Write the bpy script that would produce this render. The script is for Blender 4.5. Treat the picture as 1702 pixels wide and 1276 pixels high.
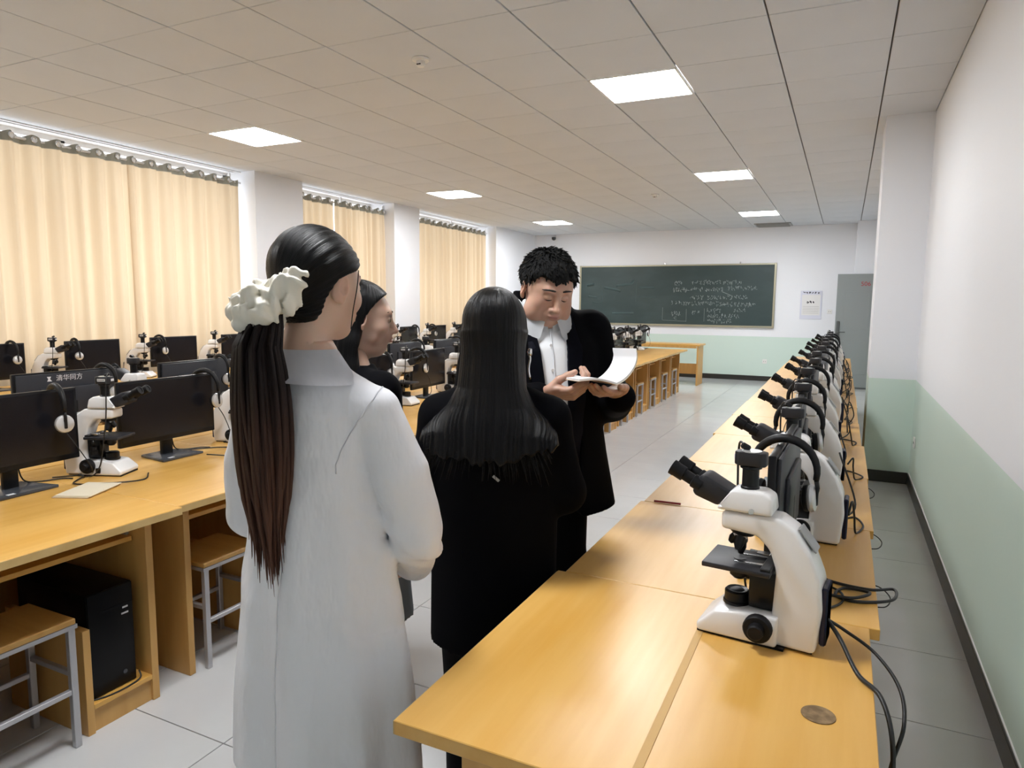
import bpy, bmesh, math, random
import numpy as np
from mathutils import Vector, Matrix, Euler
R = math.radians
for o in list(bpy.data.objects): bpy.data.objects.remove(o)
scene = bpy.context.scene
COL = scene.collection

# ------------------------------------------------------------------ camera
cam_d = bpy.data.cameras.new('camera'); cam = bpy.data.objects.new('camera', cam_d); COL.objects.link(cam)
cam_d.sensor_fit = 'HORIZONTAL'; cam_d.sensor_width = 36.0; cam_d.lens = 1143.3 / 1702 * 36.0
cam_d.clip_start = .05; cam_d.clip_end = 200
CY, CP, CR = R(25.69), R(6.598), R(.553)
fw = Vector((-math.sin(CY) * math.cos(CP), math.cos(CY) * math.cos(CP), -math.sin(CP)))
r0 = Vector((math.cos(CY), math.sin(CY), 0)); u0 = r0.cross(fw)
rt = r0 * math.cos(CR) + u0 * math.sin(CR); up = -r0 * math.sin(CR) + u0 * math.cos(CR)
cam.matrix_world = Matrix(((rt.x, up.x, -fw.x, 0), (rt.y, up.y, -fw.y, 0), (rt.z, up.z, -fw.z, 1.5), (0, 0, 0, 1)))
scene.camera = cam

# ------------------------------------------------------------------ world: bright overcast daylight outside the windows
world = bpy.data.worlds.new('world'); scene.world = world; world.use_nodes = True
bg = world.node_tree.nodes['Background']; bg.inputs[0].default_value = (.93, .96, 1.0, 1); bg.inputs[1].default_value = 3.4
scene.view_settings.view_transform = 'Standard'; scene.view_settings.look = 'None'
scene.view_settings.gamma = 1.0; scene.view_settings.use_curve_mapping = False
scene.view_settings.exposure = 0.1
PANEL_STRENGTH = 54.0
try:
    scene.cycles.max_bounces = 8; scene.cycles.diffuse_bounces = 5; scene.cycles.glossy_bounces = 3
    scene.cycles.transparent_max_bounces = 8; scene.cycles.transmission_bounces = 4
    scene.cycles.sample_clamp_indirect = 8.0
except Exception: pass
rnd = random.Random(7)

# ------------------------------------------------------------------ materials
MATS = {}
def pmat(name, col, rough=.5, metal=0., spec=.5, bump=None, var=None, emit=None, coat=0., sheen=0., sss=0.):
    """principled material; var=(scale xyz, other colour, contrast lo, hi), bump=(scale xyz, strength, distance) - object coordinates"""
    m = bpy.data.materials.new(name); m.use_nodes = True
    nt = m.node_tree; b = nt.nodes['Principled BSDF']
    b.inputs['Base Color'].default_value = (*col, 1); b.inputs['Roughness'].default_value = rough
    b.inputs['Metallic'].default_value = metal; b.inputs['Specular IOR Level'].default_value = spec
    if coat: b.inputs['Coat Weight'].default_value = coat; b.inputs['Coat Roughness'].default_value = .08
    if sheen: b.inputs['Sheen Weight'].default_value = sheen
    if sss:
        b.inputs['Subsurface Weight'].default_value = sss; b.inputs['Subsurface Radius'].default_value = (1, .3, .15); b.inputs['Subsurface Scale'].default_value = .008
    if emit: b.inputs['Emission Color'].default_value = (*emit[0], 1); b.inputs['Emission Strength'].default_value = emit[1]
    def noise(scale, detail=4):
        tc = nt.nodes.new('ShaderNodeTexCoord'); mp = nt.nodes.new('ShaderNodeMapping'); mp.inputs['Scale'].default_value = scale
        n = nt.nodes.new('ShaderNodeTexNoise'); n.inputs['Scale'].default_value = 1; n.inputs['Detail'].default_value = detail
        nt.links.new(tc.outputs['Object'], mp.inputs[0]); nt.links.new(mp.outputs[0], n.inputs['Vector']); return n
    if var:
        n = noise(var[0]); r = nt.nodes.new('ShaderNodeValToRGB')
        r.color_ramp.elements[0].position = var[2]; r.color_ramp.elements[1].position = var[3]
        r.color_ramp.elements[0].color = (*col, 1); r.color_ramp.elements[1].color = (*var[1], 1)
        nt.links.new(n.outputs['Fac'], r.inputs[0]); nt.links.new(r.outputs[0], b.inputs['Base Color'])
    if bump:
        n = noise(bump[0]); bp = nt.nodes.new('ShaderNodeBump'); bp.inputs['Strength'].default_value = bump[1]; bp.inputs['Distance'].default_value = bump[2]
        nt.links.new(n.outputs['Fac'], bp.inputs['Height']); nt.links.new(bp.outputs[0], b.inputs['Normal'])
    MATS[name] = m; return m

def painted_wall():
    m = pmat('painted_wall', (.80, .82, .86), .55, bump=((30, 30, 30), .05, .01)); nt = m.node_tree; b = nt.nodes['Principled BSDF']
    g = nt.nodes.new('ShaderNodeNewGeometry'); s = nt.nodes.new('ShaderNodeSeparateXYZ'); lt = nt.nodes.new('ShaderNodeMath'); lt.operation = 'LESS_THAN'; lt.inputs[1].default_value = .9
    mx = nt.nodes.new('ShaderNodeMix'); mx.data_type = 'RGBA'
    mx.inputs[6].default_value = (.80, .82, .86, 1); mx.inputs[7].default_value = (.60, .73, .66, 1)
    nt.links.new(g.outputs['Position'], s.inputs[0]); nt.links.new(s.outputs['Z'], lt.inputs[0]); nt.links.new(lt.outputs[0], mx.inputs[0]); nt.links.new(mx.outputs[2], b.inputs['Base Color'])
    return m
painted_wall()
pmat('white_paint', (.82, .82, .83), .5)
pmat('ceiling_tile', (.63, .66, .70), .85, bump=((120, 120, 120), .12, .004), var=((2, 2, 2), (.61, .64, .68), .4, .7))
pmat('ceiling_grid', (.22, .20, .19), .7)
pmat('floor_tile', (.57, .575, .575), .13, var=((3, 3, 3), (.54, .545, .545), .35, .7))
pmat('grout', (.12, .12, .115), .8)
pmat('black_skirting', (.022, .022, .02), .3)
pmat('wood_top', (.72, .42, .11), .33, spec=.65, var=((2.2, 26, 26), (.65, .345, .065), .35, .75), bump=((3, 40, 40), .04, .003))
pmat('wood_top_along', (.72, .42, .11), .33, spec=.65, var=((26, 2.2, 26), (.65, .345, .065), .35, .75), bump=((40, 3, 40), .04, .003))
pmat('wood_panel', (.62, .36, .115), .4, var=((18, 18, 1.8), (.53, .29, .08), .35, .75))
pmat('wood_edge', (.60, .42, .18), .45, var=((9, 9, 9), (.5, .33, .12), .4, .7))
pmat('stool_seat', (.56, .33, .10), .35, var=((3, 30, 30), (.48, .26, .07), .35, .75))
pmat('stool_metal', (.50, .50, .52), .4, metal=.6)
pmat('scope_white', (.80, .79, .78), .25, coat=.3)
pmat('scope_black', (.006, .006, .007), .35, spec=.3)
pmat('scope_grey', (.022, .022, .026), .45, spec=.35)
pmat('scope_rubber', (.004, .004, .005), .55, spec=.25)
pmat('chrome', (.75, .75, .76), .2, metal=1)
pmat('silver_plastic', (.62, .62, .62), .3, metal=.5)
pmat('navy_plastic', (.02, .025, .07), .3)
pmat('objective_ring', (.55, .5, .45), .25, metal=.9)
pmat('grille_grey', (.30, .31, .31), .5)
pmat('sticker', (.75, .75, .75), .5)
pmat('ink', (.05, .05, .06), .7)
pmat('monitor_black', (.005, .005, .006), .35, spec=.3)
pmat('monitor_back', (.030, .032, .040), .42, spec=.35)
pmat('screen', (.008, .008, .011), .25, spec=.35)
pmat('monitor_base', (.05, .055, .065), .22)
pmat('logo_white', (.7, .7, .72), .5)
pmat('cable', (.008, .008, .008), .45)
pmat('tower_black', (.003, .003, .004), .4, spec=.2)
pmat('headband', (.006, .006, .007), .5, spec=.3)
pmat('paper', (.78, .78, .79), .8)
pmat('paper_cool', (.66, .68, .78), .8)
pmat('paper_cream', (.74, .66, .50), .8)
pmat('tape_brown', (.58, .36, .13), .6)
pmat('hole_brown', (.16, .10, .045), .7, var=((60, 60, 60), (.30, .2, .1), .4, .7))
pmat('paper_tan', (.62, .48, .32), .7)
pmat('board_green', (.024, .047, .048), .5, var=((1.5, 1.5, 3.5), (.045, .075, .076), .45, .85))
pmat('chalk', (.32, .37, .37), .9)
pmat('chalk_faint', (.062, .096, .097), .95)
pmat('board_frame', (.42, .40, .30), .35, metal=.6)
pmat('door_grey', (.23, .25, .25), .45)
pmat('lock_dark', (.08, .085, .085), .35)
pmat('red_print', (.35, .03, .03), .6)
pmat('window_frame', (.78, .79, .8), .4)
pmat('rod_white', (.8, .8, .8), .3)
pmat('steel_ring', (.6, .6, .6), .25, metal=1)
pmat('shoe_black', (.01, .01, .011), .35)
pmat('trousers_black', (.003, .003, .004), .8, spec=.1)
pmat('coat_black', (.002, .002, .003), .85, spec=.06, bump=((160, 160, 160), .1, .002))
pmat('suit_navy', (.004, .0045, .009), .75, spec=.1, bump=((200, 200, 200), .1, .002))
pmat('skirt_grey', (.22, .24, .25), .8)
pmat('shirt_white', (.80, .82, .84), .7, bump=((40, 40, 25), .15, .004))
pmat('lab_coat', (.80, .81, .85), .75, bump=((10, 10, 4), .7, .02))
pmat('seam', (.70, .71, .75), .8)
pmat('scrunchie', (.80, .77, .68), .6)
pmat('eye_dark', (.01, .008, .007), .2)
pmat('eye_white', (.7, .68, .65), .2)
pmat('brow', (.02, .016, .014), .8)
pmat('plastic_white', (.78, .78, .76), .4)
pmat('smoke_dark', (.03, .03, .03), .4)

def emitter(name, col, s):
    m = bpy.data.materials.new(name); m.use_nodes = True; nt = m.node_tree
    nt.nodes.remove(nt.nodes['Principled BSDF']); e = nt.nodes.new('ShaderNodeEmission'); e.inputs[0].default_value = (*col, 1); e.inputs[1].default_value = s
    nt.links.new(e.outputs[0], nt.nodes['Material Output'].inputs[0]); MATS[name] = m
emitter('panel_light', (.97, .98, 1.0), PANEL_STRENGTH)

def fabric():
    m = bpy.data.materials.new('curtain_fabric'); m.use_nodes = True; nt = m.node_tree; nt.nodes.remove(nt.nodes['Principled BSDF'])
    d = nt.nodes.new('ShaderNodeBsdfDiffuse'); t = nt.nodes.new('ShaderNodeBsdfTranslucent'); mx = nt.nodes.new('ShaderNodeMixShader')
    d.inputs[0].default_value = (.60, .51, .39, 1); t.inputs[0].default_value = (.72, .56, .37, 1); mx.inputs[0].default_value = .42
    nt.links.new(d.outputs[0], mx.inputs[1]); nt.links.new(t.outputs[0], mx.inputs[2]); nt.links.new(mx.outputs[0], nt.nodes['Material Output'].inputs[0])
    MATS['curtain_fabric'] = m
fabric()
pmat('curtain_header', (.34, .34, .29), .8)
def glass():
    m = bpy.data.materials.new('window_glass'); m.use_nodes = True; nt = m.node_tree; nt.nodes.remove(nt.nodes['Principled BSDF'])
    a = nt.nodes.new('ShaderNodeBsdfTransparent'); g = nt.nodes.new('ShaderNodeBsdfGlossy'); g.inputs['Roughness'].default_value = .02; mx = nt.nodes.new('ShaderNodeMixShader'); mx.inputs[0].default_value = .06
    nt.links.new(a.outputs[0], mx.inputs[1]); nt.links.new(g.outputs[0], mx.inputs[2]); nt.links.new(mx.outputs[0], nt.nodes['Material Output'].inputs[0]); MATS['window_glass'] = m
glass()
def skin():
    m = pmat('skin', (.6, .4, .3), .5, sss=.25, bump=((250, 250, 250), .05, .002)); nt = m.node_tree; b = nt.nodes['Principled BSDF']
    a = nt.nodes.new('ShaderNodeAttribute'); a.attribute_name = 'tint'; nt.links.new(a.outputs['Color'], b.inputs['Base Color'])
skin()
def hair(name, col, tip, rough=.33, fine=90., strength=.6):
    m = pmat(name, col, rough, spec=.2); nt = m.node_tree; b = nt.nodes['Principled BSDF']
    a = nt.nodes.new('ShaderNodeAttribute'); a.attribute_name = 'strand'
    mp = nt.nodes.new('ShaderNodeMapping'); mp.inputs['Scale'].default_value = (fine, 3, 1); n = nt.nodes.new('ShaderNodeTexNoise'); n.inputs['Scale'].default_value = 1; n.inputs['Detail'].default_value = 5
    nt.links.new(a.outputs['Vector'], mp.inputs[0]); nt.links.new(mp.outputs[0], n.inputs['Vector'])
    bp = nt.nodes.new('ShaderNodeBump'); bp.inputs['Strength'].default_value = strength; bp.inputs['Distance'].default_value = .006
    nt.links.new(n.outputs['Fac'], bp.inputs['Height']); nt.links.new(bp.outputs[0], b.inputs['Normal'])
    s = nt.nodes.new('ShaderNodeSeparateXYZ'); nt.links.new(a.outputs['Vector'], s.inputs[0])
    mx = nt.nodes.new('ShaderNodeMix'); mx.data_type = 'RGBA'; mx.inputs[6].default_value = (*col, 1); mx.inputs[7].default_value = (*tip, 1)
    nt.links.new(s.outputs['Z'], mx.inputs[0]); nt.links.new(mx.outputs[2], b.inputs['Base Color'])
hair('hair_black', (.0025, .0025, .003), (.0025, .0025, .003))
hair('hair_pony', (.009, .004, .0035), (.15, .068, .045), .42)
hair('hair_short', (.006, .006, .006), (.006, .006, .006), .6, 60., .9)

# ------------------------------------------------------------------ helpers
def V(*a): return Vector(a)
class MB:
    """collects shapes; build() links them as one mesh object"""
    def __init__(s): s.bm = bmesh.new()
    def box(s, c, d, bev=0., seg=1, rot=None):
        bm = bmesh.new(); bmesh.ops.create_cube(bm, size=1)
        for v in bm.verts: v.co = Vector((v.co.x * d[0], v.co.y * d[1], v.co.z * d[2]))
        if bev: bmesh.ops.bevel(bm, geom=list(bm.edges), offset=bev, segments=seg, affect='EDGES', profile=.5)
        return s._in(bm, c, rot)
    def _in(s, bm, c=(0, 0, 0), rot=None):
        M = Matrix.Translation(c)
        if rot is not None: M = M @ (rot if isinstance(rot, Matrix) else Euler(rot).to_matrix().to_4x4())
        for v in bm.verts: v.co = M @ v.co
        me = bpy.data.meshes.new('tmp'); bm.to_mesh(me); bm.free(); s.bm.from_mesh(me); bpy.data.meshes.remove(me); return s
    def prism(s, pts, h, axis='Y', bev=0., seg=2, c=(0, 0, 0), taper=None):
        """polygon pts extruded symmetrically +-h along axis; pts are (x,z) for Y, (x,y) for Z, (y,z) for X"""
        bm = bmesh.new()
        def P(a, b, t):
            return {'Y': (a, t, b), 'Z': (a, b, t), 'X': (t, a, b)}[axis]
        n = len(pts); A = []; B = []
        for i, (a, b) in enumerate(pts):
            hh = h * (taper[i] if taper else 1)
            A.append(bm.verts.new(P(a, b, -hh))); B.append(bm.verts.new(P(a, b, hh)))
        bm.faces.new(A); bm.faces.new(B[::-1])
        for i in range(n): bm.faces.new((A[i], B[i], B[(i + 1) % n], A[(i + 1) % n]))
        bmesh.ops.recalc_face_normals(bm, faces=bm.faces)
        if bev: bmesh.ops.bevel(bm, geom=list(bm.edges), offset=bev, segments=seg, affect='EDGES', profile=.5)
        return s._in(bm, c)
    def tube(s, pts, r, n=8, caps=True):
        pts = [Vector(p) for p in pts]; rs = r if isinstance(r, (list, tuple)) else [r] * len(pts)
        rings = []; prev = None
        for i, p in enumerate(pts):
            t = (pts[min(i + 1, len(pts) - 1)] - pts[max(i - 1, 0)])
            if t.length < 1e-9: t = Vector((0, 0, 1))
            t.normalize()
            if prev is None:
                a = t.orthogonal().normalized()
            else:
                a = prev - t * prev.dot(t)
                a = a.normalized() if a.length > 1e-6 else t.orthogonal().normalized()
            prev = a; b = t.cross(a)
            rings.append([s.bm.verts.new(p + (a * math.cos(2 * math.pi * k / n) + b * math.sin(2 * math.pi * k / n)) * rs[i]) for k in range(n)])
        for i in range(len(rings) - 1):
            for k in range(n):
                f = s.bm.faces.new((rings[i][k], rings[i][(k + 1) % n], rings[i + 1][(k + 1) % n], rings[i + 1][k])); f.smooth = True
        if caps:
            s.bm.faces.new(rings[0][::-1]); s.bm.faces.new(rings[-1])
        return s
    def lathe(s, prof, c=(0, 0, 0), rot=None, n=20):
        """prof: (r,z) along local z"""
        bm = bmesh.new(); rings = []
        for r, z in prof: rings.append([bm.verts.new((max(r, 1e-4) * math.cos(2 * math.pi * k / n), max(r, 1e-4) * math.sin(2 * math.pi * k / n), z)) for k in range(n)])
        for i in range(len(rings) - 1):
            for k in range(n): bm.faces.new((rings[i][k], rings[i][(k + 1) % n], rings[i + 1][(k + 1) % n], rings[i + 1][k]))
        bm.faces.new(rings[0][::-1]); bm.faces.new(rings[-1])
        return s._in(bm, c, rot)
    def mesh(s, verts, faces):
        vs = [s.bm.verts.new(v) for v in verts]
        for f in faces:
            try: s.bm.faces.new([vs[i] for i in f])
            except ValueError: pass
        return s
    def build(s, name, mat, parent=None, smooth=None):
        me = bpy.data.meshes.new(name); s.bm.normal_update(); s.bm.to_mesh(me); s.bm.free()
        return link(name, me, mat, parent, smooth)
def link(name, me, mat, parent=None, smooth=None):
    me.materials.clear(); me.materials.append(MATS[mat])
    if smooth is not None:
        if smooth is True: me.shade_smooth()
        else:
            me.shade_smooth()
            try: me.set_sharp_from_angle(angle=R(smooth))
            except Exception: pass
    o = bpy.data.objects.new(name, me); COL.objects.link(o)
    if parent: o.parent = parent
    return o
def along(d):
    """rotation matrix taking +z to d"""
    return Vector((0, 0, 1)).rotation_difference(Vector(d).normalized()).to_matrix().to_4x4()
def tag(o, label=None, cat=None, group=None, kind=None):
    if label: o['label'] = label
    if cat: o['category'] = cat
    if group: o['group'] = group
    if kind: o['kind'] = kind
    return o
def empty(name, loc=(0, 0, 0), rz=0.):
    o = bpy.data.objects.new(name, None); COL.objects.link(o); o.location = loc; o.rotation_euler = (0, 0, rz); o.empty_display_size = .1; return o
def clone(root, loc=None, rz=None, label=None):
    r = root.copy(); COL.objects.link(r)
    if loc is not None: r.location = loc
    if rz is not None: r.rotation_euler = (0, 0, rz)
    if label: r['label'] = label
    for ch in root.children:
        c = ch.copy(); COL.objects.link(c); c.parent = r
        for g in ch.children:
            d = g.copy(); COL.objects.link(d); d.parent = c
    return r
ORD = ['first', 'second', 'third', 'fourth', 'fifth', 'sixth', 'seventh', 'eighth', 'ninth', 'tenth', 'eleventh', 'twelfth', 'thirteenth', 'fourteenth', 'fifteenth', 'sixteenth']
def smooth_path(pts, n=8):
    """catmull-rom"""
    P = [Vector(p) for p in pts]; P = [P[0] * 2 - P[1]] + P + [P[-1] * 2 - P[-2]]; out = []
    for i in range(1, len(P) - 2):
        for k in range(n):
            t = k / n; a, b, c, d = P[i - 1], P[i], P[i + 1], P[i + 2]
            out.append(.5 * ((2 * b) + (c - a) * t + (2 * a - 5 * b + 4 * c - d) * t * t + (3 * b - a - 3 * c + d) * t ** 3))
    out.append(P[-2]); return out
def text_mesh(s, size, name, mat, parent, M):
    cu = bpy.data.curves.new('t', 'FONT'); cu.body = s; cu.size = size; cu.align_x = 'CENTER'; cu.align_y = 'CENTER'; cu.extrude = .0006
    t = bpy.data.objects.new('t', cu); COL.objects.link(t)
    dg = bpy.context.evaluated_depsgraph_get(); me = bpy.data.meshes.new_from_object(t.evaluated_get(dg))
    bpy.data.objects.remove(t); bpy.data.curves.remove(cu); me.transform(M); return link(name, me, mat, parent)
# ------------------------------------------------------------------ the room
ZC = 3.083; XR = .567; YB = 14.76; YN = -2.4; XL = -6.55; XW = -7.1; XT = -6.78
def struct(o): o['kind'] = 'structure'; return o
# floor
fl = struct(MB().box((-3.2, 6.2, -.06), (8.6, 18, .11)).build('floor', 'grout'))
TP = .605
me_tile = None
mb = MB()
for i in range(-12, 5):
    for j in range(-7, 22):
        x0 = -1.83 + i * TP; y0 = 1.555 + j * TP
        xa, xb = max(x0, XW), min(x0 + TP, XR + .02); ya, yb = max(y0, YN), min(y0 + TP, YB)
        if xb - xa < .03 or yb - ya < .03: continue
        g = .0018
        near = (-3 <= i and j >= -2)
        if near:
            full = abs(xb - xa - TP) < 1e-6 and abs(yb - ya - TP) < 1e-6
            if full and me_tile:
                o = bpy.data.objects.new('floor_tile', me_tile); COL.objects.link(o); o.parent = fl
            else:
                o = MB().box((0, 0, -.004), (xb - xa - 2 * g, yb - ya - 2 * g, .008), .0012).build('floor_tile', 'floor_tile', fl)
                if full: me_tile = o.data
            o.location = ((xa + xb) / 2, (ya + yb) / 2, 0)
        else:
            mb.box(((xa + xb) / 2, (ya + yb) / 2, -.004), (xb - xa - 2 * g, yb - ya - 2 * g, .008))
o = mb.build('floor_tile', 'floor_tile', fl); o['kind'] = 'stuff'

# walls
struct(MB().box((-3.1, YB + .1, ZC / 2 + .1), (8.6, .2, ZC + .2)).build('wall_back', 'painted_wall'))
struct(MB().box((XR + .1, 6.2, ZC / 2 + .1), (.2, 17.5, ZC + .2)).build('wall_right', 'painted_wall'))
struct(MB().box((-3.1, YN - .1, ZC / 2 + .1), (8.6, .2, ZC + .2)).build('wall_near', 'painted_wall'))
wl = MB()
OPEN = [(-1.6, 6.36), (7.18, 9.24), (9.96, 12.8)]
ys = [YN, -1.6, 6.36, 7.18, 9.24, 9.96, 12.8, YB]
for a, b in [(YN, -1.6), (6.36, 7.18), (9.24, 9.96), (12.8, YB)]:
    wl.box(((XL + XW) / 2 - .05, (a + b) / 2, ZC / 2 + .05), (XL - XW + .1, b - a, ZC + .1))
for a, b in OPEN:
    wl.box((-7.05, (a + b) / 2, .45), (.3, b - a, .9)); wl.box((-7.05, (a + b) / 2, 3.16), (.3, b - a, .16))
struct(wl.build('wall_left', 'painted_wall'))
# pillar on the right wall
struct(MB().box(((.215 + XR) / 2 + .02, 6.98, ZC / 2), (XR - .215 + .04, .62, ZC)).build('wall_pillar', 'painted_wall'))
struct(MB().box((.36, 14.55, ZC / 2), (.5, .42, ZC)).build('wall_column', 'painted_wall'))
# baseboards
def skirting(name, a, b, n, h=.1, t=.012):
    a, b = Vector(a), Vector(b); m = (a + b) / 2; d = b - a; ang = math.atan2(d.y, d.x); n = Vector(n)
    struct(MB().box((m.x + n.x * t / 2, m.y + n.y * t / 2, h / 2 + .001), (d.length, t, h), .002, 1, rot=(0, 0, ang)).build(name, 'black_skirting'))
skirting('baseboard_back', (-6.5, YB, 0), (.1, YB, 0), (0, -1, 0))
skirting('baseboard_right', (XR, YN, 0), (XR, 6.66, 0), (-1, 0, 0))
skirting('baseboard_pillar', (.215, 6.67, 0), (XR - .012, 6.67, 0), (0, -1, 0))
skirting('baseboard_pillar_side', (.215, 6.67, 0), (.215, 7.29, 0), (-1, 0, 0))
skirting('baseboard_left', (XL, 12.8, 0), (XL, YB, 0), (1, 0, 0))
# thin pale caulk line above the right skirting is part of the paint: trim
struct(MB().box((XR - .002, 2.1, .104), (.006, 9.1, .006)).build('trim_1', 'white_paint'))

# ceiling: dark slab with lay-in tiles proud below it
ce = struct(MB().box((-3.1, 6.2, ZC + .07), (8.6, 17.6, .1)).build('ceiling', 'ceiling_grid'))
CX0, CDX, CY0, CDY = .156, .633, 4.794, .627
LIGHTS = [(-3, 0), (-9, 0), (-3, 6), (-9, 6), (-3, 12), (-9, 12), (-3, -6), (-9, -6)]
me_ct = None; mb = MB()
for i in range(-11, 1):
    for j in range(-12, 17):
        if (i, j) in LIGHTS: continue
        x0 = CX0 + i * CDX; y0 = CY0 + j * CDY
        xa, xb = max(x0, XT), min(x0 + CDX, XR); ya, yb = max(y0, YN), min(y0 + CDY, YB)
        if yb - ya < .03: continue
        gx, gy = .005, .0028
        if j >= -5:
            full = abs(xb - xa - CDX) < 1e-6 and abs(yb - ya - CDY) < 1e-6
            if full and me_ct:
                o = bpy.data.objects.new('ceiling_tile', me_ct); COL.objects.link(o); o.parent = ce
            else:
                o = MB().box((0, 0, .006), (xb - xa - 2 * gx, yb - ya - 2 * gy, .02), .0025).build('ceiling_tile', 'ceiling_tile', ce)
                if full: me_ct = o.data
            o.location = ((xa + xb) / 2, (ya + yb) / 2, ZC + rnd.uniform(0, .002))
        else: mb.box(((xa + xb) / 2, (ya + yb) / 2, ZC + .006), (xb - xa - 2 * gx, yb - ya - 2 * gy, .02))
o = mb.build('ceiling_tile', 'ceiling_tile', ce); o['kind'] = 'stuff'
struct(MB().box((XT - .006, 6.2, ZC + .01), (.02, 17.2, .05)).build('trim_2', 'white_paint'))

# light panels
LN = {(-3, 0): 'largest lit square ceiling panel, nearest one above the right side', (-9, 0): 'lit square ceiling panel nearest the big left curtain',
      (-3, 6): 'lit ceiling panel in the right line, second from the camera', (-9, 6): 'lit ceiling panel in the left line, second from the camera',
      (-3, 12): 'lit ceiling panel just in front of the chalkboard wall, right line', (-9, 12): 'lit ceiling panel above the far left corner, by the last curtain',
      (-3, -6): 'lit ceiling panel behind the camera, right line', (-9, -6): 'lit ceiling panel behind the camera, left line'}
lp = empty('ceiling_light')
fr = MB(); w, h = CDX - .006, CDY - .006
for sx in (-1, 1): fr.box((sx * (w / 2 - .008), 0, 0), (.016, h, .02), .002); fr.box((0, sx * (h / 2 - .008), 0), (w, .016, .02), .002)
fr.build('frame', 'plastic_white', lp)
MB().box((0, 0, .001), (w - .034, h - .034, .008)).build('diffuser', 'panel_light', lp)
first = True
for k in LIGHTS:
    loc = (CX0 + (k[0] + .5) * CDX, CY0 + (k[1] + .5) * CDY, ZC + .001)
    o = lp if first else clone(lp)
    o.location = loc; first = False; tag(o, LN[k], 'ceiling light', 'square LED ceiling panels')

# windows (frames, panes) in the left wall
for n, (a, b) in enumerate(OPEN):
    wn = struct(MB().box((-7.06, (a + b) / 2, .93), (.1, b - a, .06), .004).build('window_%d' % (n + 1), 'window_frame'))
    k = max(2, round((b - a) / 1.05)); zt = 3.06
    MB().box((-7.06, (a + b) / 2, zt), (.08, b - a, .06)).build('window_head', 'window_frame', wn)
    MB().box((-7.06, (a + b) / 2, 2.35), (.07, b - a, .05)).build('transom', 'window_frame', wn)
    for q in range(k + 1):
        y = a + .03 + (b - a - .06) * q / k
        MB().box((-7.06, y, 2.0), (.08, .055, 2.1)).build('mullion', 'window_frame', wn)
    for q in range(k):
        ya = a + .06 + (b - a - .06) * q / k; yb = a + (b - a - .06) * (q + 1) / k
        MB().box((-7.07, (ya + yb) / 2, 1.65), (.005, yb - ya, 1.36)).build('pane', 'window_glass', wn)
        MB().box((-7.07, (ya + yb) / 2, 2.70), (.005, yb - ya, .66)).build('pane', 'window_glass', wn)

# curtains: wavy translucent cloth on eyelet rings
XC = -6.74; ZT = 2.985
def curtain(a, b, label, nw, seed, header=True):
    rd = random.Random(seed); cu = empty('curtain', (XC, (a + b) / 2, .12)); L = b - a
    def wave(y, z):
        t = (y - a) / L * nw; amp = .042 * (.55 + .45 * min(1, (ZT - z) / .5))
        return amp * math.sin(2 * math.pi * t) + .016 * math.sin(2 * math.pi * t * .37 + seed + (z * .5)) + .010 * math.sin(2 * math.pi * t * 2.3 + seed * 2 + z * .35)
    def sheet(z0, z1, nz, off=0.):
        ny = int(nw * 14); vs = []; fs = []
        for jz in range(nz + 1):
            z = z0 + (z1 - z0) * jz / nz
            for iy in range(ny + 1):
                y = a + L * iy / ny; vs.append((wave(y, z) + off, y - (a + b) / 2, z - .12))
        for jz in range(nz):
            for iy in range(ny):
                p = jz * (ny + 1) + iy; fs.append((p, p + 1, p + ny + 2, p + ny + 1))
        return vs, fs
    vs, fs = sheet(.14, ZT - .075, 12); MB().mesh(vs, fs).build('cloth', 'curtain_fabric', cu, True)
    if header:
        vs, fs = sheet(ZT - .095, ZT, 4, .003)
        vs = [(x_, y_, z_ - (z_ + .12 - (ZT - .095)) / .095 * .034 * (.5 - .5 * math.cos(2 * math.pi * ((y_ + (a + b) / 2 - a) / L * nw - .25)))) for x_, y_, z_ in vs]; MB().mesh(vs, fs).build('header_band', 'curtain_header', cu, True)
        ring = None
        for k in range(int(nw)):
            y = a + L * (k + .25) / nw
            if ring is None:
                ring = MB(); ring.tube([(0, .026 * math.cos(t * math.pi / 8), .026 * math.sin(t * math.pi / 8)) for t in range(17)], .006, 6, False)
                pass
                o = ring.build('eyelet', 'steel_ring', cu, True); ring = o.data; disc = MB().lathe([(.022, -.001), (.022, .001)], rot=(0, R(90), 0), n=16).build('eyelet_bright_fill', 'rod_white', o).data  # white disc fills the eyelet, its colour standing for window brightness seen through
            else:
                o = bpy.data.objects.new('eyelet', ring); COL.objects.link(o); o.parent = cu; o2 = bpy.data.objects.new('eyelet_bright_fill', disc); COL.objects.link(o2); o2.parent = o
            o.location = (wave(y, ZT) + .012, y - (a + b) / 2, ZT - .045 - .12); o.rotation_euler = (0, 0, R(12))
    tag(cu, label, 'curtain', 'cream eyelet curtains on the left wall'); return cu
curtain(-1.3, 1.55, 'cream curtain panel at the left edge, partly out of the picture', 14, 5)
curtain(1.5, 4.86, 'wide cream curtain panel left of the gathered join, nearest window', 17, 1)
curtain(4.84, 6.27, 'cream curtain panel right of the join, ending beside the white pillar', 7, 2)
curtain(7.12, 8.02, 'narrow cream curtain panel right after the first white pillar', 5, 3)
curtain(8.04, 9.30, 'cream curtain panel left of the second, narrower white pillar', 8, 4)
curtain(9.93, 12.74, 'farthest cream curtain, at the last window near the corner', 15, 6)
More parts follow.
